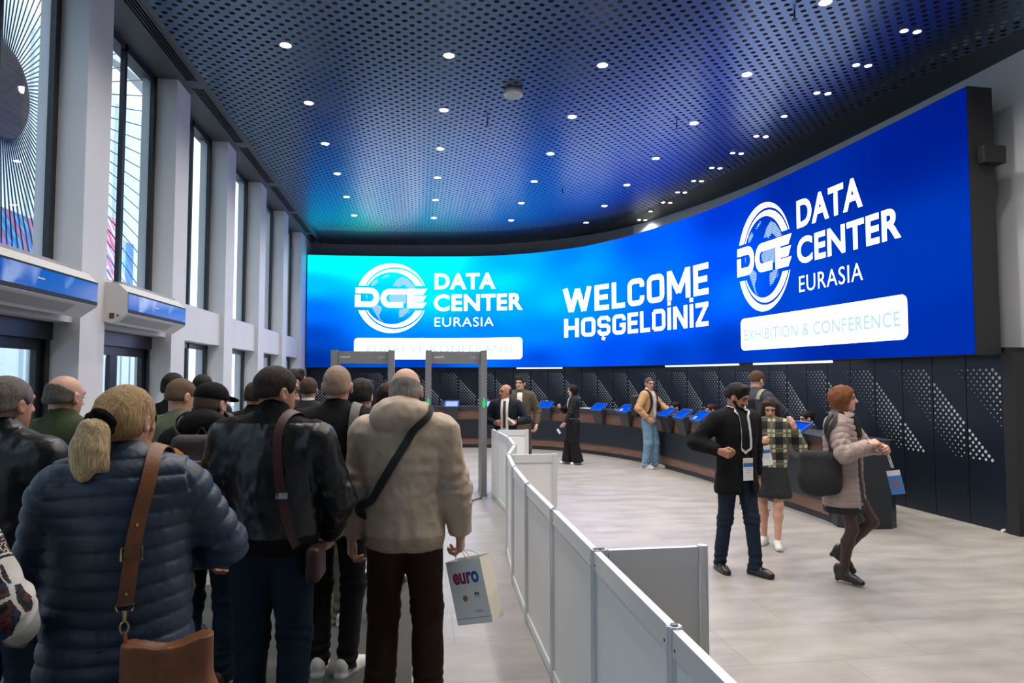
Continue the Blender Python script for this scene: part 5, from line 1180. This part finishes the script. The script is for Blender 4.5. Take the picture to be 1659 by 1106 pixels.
# woman in plaid jacket
def plaid_mat():
    m = bpy.data.materials.new('plaid_wool'); m.use_nodes = True; nt = m.node_tree; b = nt.nodes['Principled BSDF']; b.inputs['Roughness'].default_value = .9
    tc = nt.nodes.new('ShaderNodeTexCoord'); sp = nt.nodes.new('ShaderNodeSeparateXYZ'); nt.links.new(tc.outputs['Object'], sp.inputs[0])
    xx = math_node(nt, 'FRACT', math_node(nt, 'DIVIDE', math_node(nt, 'ADD', sp.outputs[0], 10.03), .15)); zz = math_node(nt, 'FRACT', math_node(nt, 'DIVIDE', math_node(nt, 'ADD', sp.outputs[2], .05), .16))
    s_ = math_node(nt, 'ADD', math_node(nt, 'LESS_THAN', xx, .5), math_node(nt, 'LESS_THAN', zz, .5))
    t_ = math_node(nt, 'MAXIMUM', math_node(nt, 'LESS_THAN', math_node(nt, 'ABSOLUTE', math_node(nt, 'SUBTRACT', xx, .75)), .05), math_node(nt, 'LESS_THAN', math_node(nt, 'ABSOLUTE', math_node(nt, 'SUBTRACT', zz, .75)), .05))
    r = nt.nodes.new('ShaderNodeValToRGB'); r.color_ramp.interpolation = 'CONSTANT'; r.color_ramp.elements[0].color = (*h('b8b49c'), 1); r.color_ramp.elements[1].position = .4; r.color_ramp.elements[1].color = (*h('4a4a3e'), 1)
    e = r.color_ramp.elements.new(.8); e.color = (*h('101012'), 1); nt.links.new(math_node(nt, 'DIVIDE', s_, 2.), r.inputs[0])
    mx = nt.nodes.new('ShaderNodeMix'); mx.data_type = 'RGBA'; nt.links.new(t_, mx.inputs[0]); nt.links.new(r.outputs[0], mx.inputs[6]); mx.inputs[7].default_value = (*h('6a6a50'), 1)
    nt.links.new(mx.outputs[2], b.inputs['Base Color']); return m
g = person(3.72, 6.88, 214, 'curly-haired woman in black and cream plaid jacket and dark skirt, hand at her hair', 1.55, SKIN2, ('long', '2e2018'),
           [dict(m=plaid_mat(), hem=.93, e=.026, collar=.05, name='plaid_jacket'), dict(m=SKIRTG, hem=.58, e=.018, flare=.06, waist=.9, sleeves=False, collar=0, name='skirt')], None, dict(m=S_WHITE, sole=S_SOLE), vox=.0085, fine=True, legs_bare=True, female=True, headrot=(6, -24, 0),
           armL=((-.27, .06, 1.40), (-1, .1, -1), (.6, -.3, .3), .4), armR=((.10, .24, 1.24), (1, -.3, -1), (-.6, -.6, 0), .8), footL=(-.06, .12, 0), footR=(.09, -.04, 0))
O = (.04, .30, 1.07); b = badge(g.root, O, 'white badge with blue band in the hand of the plaid jacket woman', rx=.2)
strap('lanyard', g.tops[0], [(.075, .03, 1.34), (.085, .12, 1.24), (.075, .2, 1.14), (.045, .295, 1.09)], .018, M_lan, b, O, proj=False, nrm=(.3, 1, .2))

# woman in the pale quilted coat
TIGHTS = mat('tights_dark', h('3a241e'), .55, var=.1)
def dots_mat():
    m = bpy.data.materials.new('dotted_dress'); m.use_nodes = True; nt = m.node_tree; b = nt.nodes['Principled BSDF']; b.inputs['Roughness'].default_value = .8
    tc = nt.nodes.new('ShaderNodeTexCoord'); v = nt.nodes.new('ShaderNodeTexVoronoi'); v.inputs['Scale'].default_value = 14; nt.links.new(tc.outputs['Object'], v.inputs['Vector'])
    r = nt.nodes.new('ShaderNodeValToRGB'); r.color_ramp.interpolation = 'CONSTANT'; r.color_ramp.elements[0].color = (.38, .36, .36, 1); r.color_ramp.elements[1].position = .2; r.color_ramp.elements[1].color = (.008, .008, .01, 1)
    nt.links.new(v.outputs['Distance'], r.inputs[0]); nt.links.new(r.outputs[0], b.inputs['Base Color']); return m
g = person(3.70, 5.60, 138, 'woman with auburn bob in pale pink quilted coat and dotted black dress, walking right', 1.69, SKIN2, ('bob', '74462a'),
           [dict(m=QROSE, hem=.69, e=.034, waist=1.1, flare=.04, collar=.08, quilt=(.055, .008), a=.004, vox=.007, name='quilted_coat', end=.9, extra=front_open(.075, .215, .3, 1.40)), dict(m=dots_mat(), hem=.63, e=.014, flare=.05, collar=.02, name='dress', sleeves=False, vox=.008), dict(m=BLACK2, hem=1.30, e=.02, collar=.09, sleeves=False, name='scarf')],
           None, dict(m=S_BLACK, sole=S_BLACK, heel=.045), vox=.0075, fine=True, female=True, wide=1.06, legmat=TIGHTS, headrot=(18, 4, 0), footR=(.07, .0, .012), footL=(-.09, -.05, .13), pitchL=38, armR=((.10, .24, 1.245), (1, -.9, -.35), (-.9, .2, -.4), .65), armL=((-.12, .30, 1.20), (-1, -.2, -.8), (.8, .2, -.2), .75))
O = (-.06, .375, .985); b = badge(g.root, O, 'blue badge with red emblem dangling from the hand of the woman in pale quilted coat', rx=0, rz=-PI/2, style=1)
b.rotation_euler[1] = .2
MB().obox((.003, 0, .108), (.011, 0, .0), (0, .0015, 0), (.006, 0, .088)).build('lanyard', M_lan, b)
m_ = MB()
for k in range(3): m_.obox((.000+.0035*k, 0, .05+.05*k), (.004, 0, 0), (0, .0022, 0), (.0005, 0, .006))
m_.build('lanyard_print', M_ink, b)
O = (.24, -.16, .78); bg = gear(g.root, O, 'tote_bag', 'large black woven tote on the shoulder of the woman in pale quilted coat', 'bag')
solid('body', [bx((.25, -.12, .96), (.06, .17, .18), rd=.06, k=.03), ell((.26, -.14, .90), (.08, .17, .14), k=.05)], .0075, mat('woven_black', (.012, .012, .013), .85, var=.5, vscale=140, bump=.8, bscale=160), bg, origin=O, disp=cloth_disp(2, .006))
for y0 in (-.06, .0): strap('strap', g.tops[0], [(.255, y0-.02, 1.12), (.235, y0-.01, 1.25), (.20, y0*.4, 1.40), (.15, y0*.3-.01, 1.47), (.10, .02+y0, 1.40), (.11, .08+y0, 1.28)], .035, NYLON, bg, O, off=.014, th=.006)
O = (.14, .16, 1.17); tag(MB().obox((0, 0, 0), (.0, .055, .006), (.032, 0, .0), (0, 0, .005)).build('mobile_phone', M_bwhite), 'white phone under the forearm of the woman in pale quilted coat', 'phone')
ph = bpy.data.objects['mobile_phone']; ph.location = to_world(g.root, O); ph.rotation_euler = (0, 0, g.root.rotation_euler[2])

# man with backpack leaning at the counter
g = person(4.42, 8.72, 62, 'tall man in grey sweater with backpack leaning on the counter', 1.85, SKIN2, ('short', '4a3220'), dict(m=GREYSW, hem=.88, e=.022, collar=.03), dict(m=DARKJ), dict(m=S_TAUPE, sole=S_SOLE), vox=.0095, lean=(0, .14), headrot=(-12, -14, 0), armR=((.22, .56, 1.12), (1, -.3, -.6), (0, 0, -1), .3), armL=((-.18, .5, 1.12), (-1, -.3, -.6), (0, 0, -1), .3))
backpack(g, .0, 1.06, 1.50, .29, .13, -.06, DARKJ, 'dark backpack with beige straps on the tall man at the counter', strapm=fabric('beige_webbing', '8f8874', .7), shoulders=(-.12, .12))
# man in tan jacket
g = person(4.46, 12.92, 134, 'man in tan jacket over white fleece collar, light jeans and pale trainers, standing by kiosks', 1.755, SKIN, ('buzz', '4a4038'), [dict(m=TAN, hem=.93, e=.026, collar=.0, extra=front_open(.05, .19, .5, 1.5)), dict(m=FLEECE, hem=.97, e=.012, collar=.07, sleeves=False, name='fleece')], dict(m=JEANL, e=.018, leg=1.08), dict(m=S_TAUPE, sole=S_SOLE, k=1.1), vox=.009, fine=True, headrot=(-30, -4, 0), footL=(-.13, .06, 0), footR=(.09, -.04, 0), armR=((.24, .08, .98), (1, -1, .0), (-1, .1, 0), .4), armL=((-.16, .36, 1.13), (-1, -.4, -.6), (.8, 0, .4), .4))
backpack(g, 0, 1.0, 1.42, .3, .15, -.16, NYLON, 'black backpack on the man in the tan jacket', pocket=False, shoulders=(-.11, .11))
# woman in black suit
g = person(3.14, 13.75, 268, 'woman in black trouser suit and white shoes at the counter, phone in hand', 1.60, SKIN2, ('bob', '100c0c'), [dict(m=DARKJ, hem=1.02, e=.02, collar=.03, extra=front_open(.028, .17, 1.15, 1.5)), dict(m=WHITESH, hem=.985, e=.010, collar=.04, sleeves=False, name='shirt')], dict(m=BLACK2, e=.03, leg=1.1, flare=.04), dict(m=S_WHITE), vox=.009, fine=True, female=True, armL=((-.14, .26, .86), (-.6, -1, 0), (.6, .3, 0), .5), armR=((.06, .30, 1.26), (1, -.2, -1), (-.6, -.2, .2), .6), footL=(-.09, -.06, 0), footR=(.1, .1, 0))
W1 = to_world(g.root, (-.13, .34, .68)); t = tag(MB().obox((0, 0, 0), (.006, 0, 0), (0, .03, .045), (0, -.018, .012)).build('mobile_phone', M_bwhite), 'white phone in the hand of the woman in black suit', 'phone'); t.location = W1; t.rotation_euler = (0, 0, g.root.rotation_euler[2])
# young man in olive suit, man in navy suit
g = person(1.80, 12.1, 196, 'young man in olive-brown suit and open white shirt walking behind the navy suit man', 1.775, SKIN2, ('thick', '2a1e18'), [dict(m=SUIT_O, hem=.80, e=.024, collar=.03, extra=front_open(.045, .18, .95, 1.5)), dict(m=WHITESH, hem=.92, e=.010, collar=.045, sleeves=False, name='shirt')], dict(m=SUIT_O, e=.014), dict(m=S_BROWN), vox=.009, fine=True, wide=1.02, headrot=(-14, 0, 0), footL=(-.12, -.2, .03), footR=(.08, .15, 0), pitchL=12, armL=((-.29, .06, .92), (-.6, -1, 0), (1, .2, 0), .55))
g = person(1.36, 10.72, 197, 'man in navy suit, white shirt and dark tie behind the barrier, holding white paper', 1.65, SKIN3, ('fringe', '241c18'), [dict(m=NAVYSUIT, hem=.80, e=.026, collar=.03, extra=front_open(.06, .20, .86, 1.46)), dict(m=WHITESH, hem=.92, e=.012, collar=.05, sleeves=False, name='shirt')], dict(m=NAVYSUIT), dict(m=S_BLACK), vox=.009, fine=True, wide=1.08, headrot=(-52, -2, 0), armR=((.14, .22, 1.13), (1, -.6, -.6), (-.6, -.6, .2), .9), armL=((-.20, .22, 1.14), (-1, -.6, -.6), (.7, -.5, .2), .8))
strap('necktie', g.tops[1], [(0, .07, 1.38), (0, .12, 1.33), (0, .15, 1.22), (0, .16, 1.1), (0, .16, .98)], .042, fabric('dark_tie', '241a1c', .6), g.root, (0, 0, 0), off=.006, th=.006)
W1 = to_world(g.root, (-.14, .30, 1.10)); t = tag(MB().tube([(-.05, 0, -.04), (.06, 0, .05)], .014, 10).build('paper_roll', mat('paper', (.75, .76, .78), .6)), 'rolled white paper in the hand of the navy suit man', 'paper'); t.location = W1; t.rotation_euler = (0, 0, g.root.rotation_euler[2])

# staff seated behind the counter
def stool(x, y, lab):
    t = thing('office_stool', lab, 'stool', (x, y, 0), 0, 'staff stools behind the counter')
    MB().lathe([(0, .25), (.18, .25), (.19, .27), (.18, .295), (0, .30)], n=20).build('seat', M_black, t); MB().lathe([(.025, .03), (.025, .25)], n=10).build('column', M_alu, t)
    b = MB()
    for k in range(5): a = 2*PI*k/5; b.tube([(0, 0, .06), (.24*math.cos(a), .24*math.sin(a), .02)], [.02, .014], 6)
    b.build('base', M_dark, t)
for x, y, fc, hr, hc_, m_, lab in ((1.80, 18.25, 186, 'short', '2a1c14', BLACK2, 'seated clerk with brown hair behind the white-screen kiosk'), (3.35, 17.45, 216, 'short', '1a1210', BLACK2, 'seated clerk barely showing behind the kiosk next to the olive suit man'),
                               (5.36, 13.65, 262, 'tied', '14100e', BLACK2, 'dark-haired clerk seated behind the kiosks just right of the tan jacket man'), (5.66, 12.55, 268, 'tied', '3a1c18', DARKJ, 'reddish-haired clerk seated behind the kiosk beside the black coat man'),
                               (5.95, 10.66, 284, 'tied', '1a1412', WHITESH, 'clerk in white sleeves reaching over the counter behind the plaid jacket woman'), (5.98, 9.80, 276, 'tied', '14100e', BLACK2, 'dark-haired clerk seated behind the kiosk left of the pale quilted coat')):
    up = .56 if m_ is WHITESH else .47
    aa = dict(armL=((-.16, .38, 1.22), (-1, -.3, -.6), (0, 0, -1), .4), armR=((.16, .38, 1.22), (1, -.3, -.6), (0, 0, -1), .4)) if m_ is WHITESH else dict(armL=((-.16, .3, .78), (-1, -.3, -.6), (0, 0, -1), .4), armR=((.16, .3, .78), (1, -.3, -.6), (0, 0, -1), .4))
    if m_ is WHITESH: aa = dict(armL=((-.2, .46, .80), (-1, -.2, .2), (0, 0, -1), .4), armR=((.2, .46, .80), (1, -.2, .2), (0, 0, -1), .4))
    g = person(x, y, fc, lab, 1.66, SKIN2, (hr, hc_), dict(m=m_, hem=.90, e=.02, collar=.03), dict(m=BLACK2), dict(m=S_BLACK), vox=.011, fine=True, pelvis=up, footL=(-.13, .40, 0), footR=(.13, .40, 0), lean=(0, .06), headrot=(0, -12, 0), female=(hr == 'tied'), **aa)
    stool(x, y, 'low office stool behind the counter under a seated clerk')
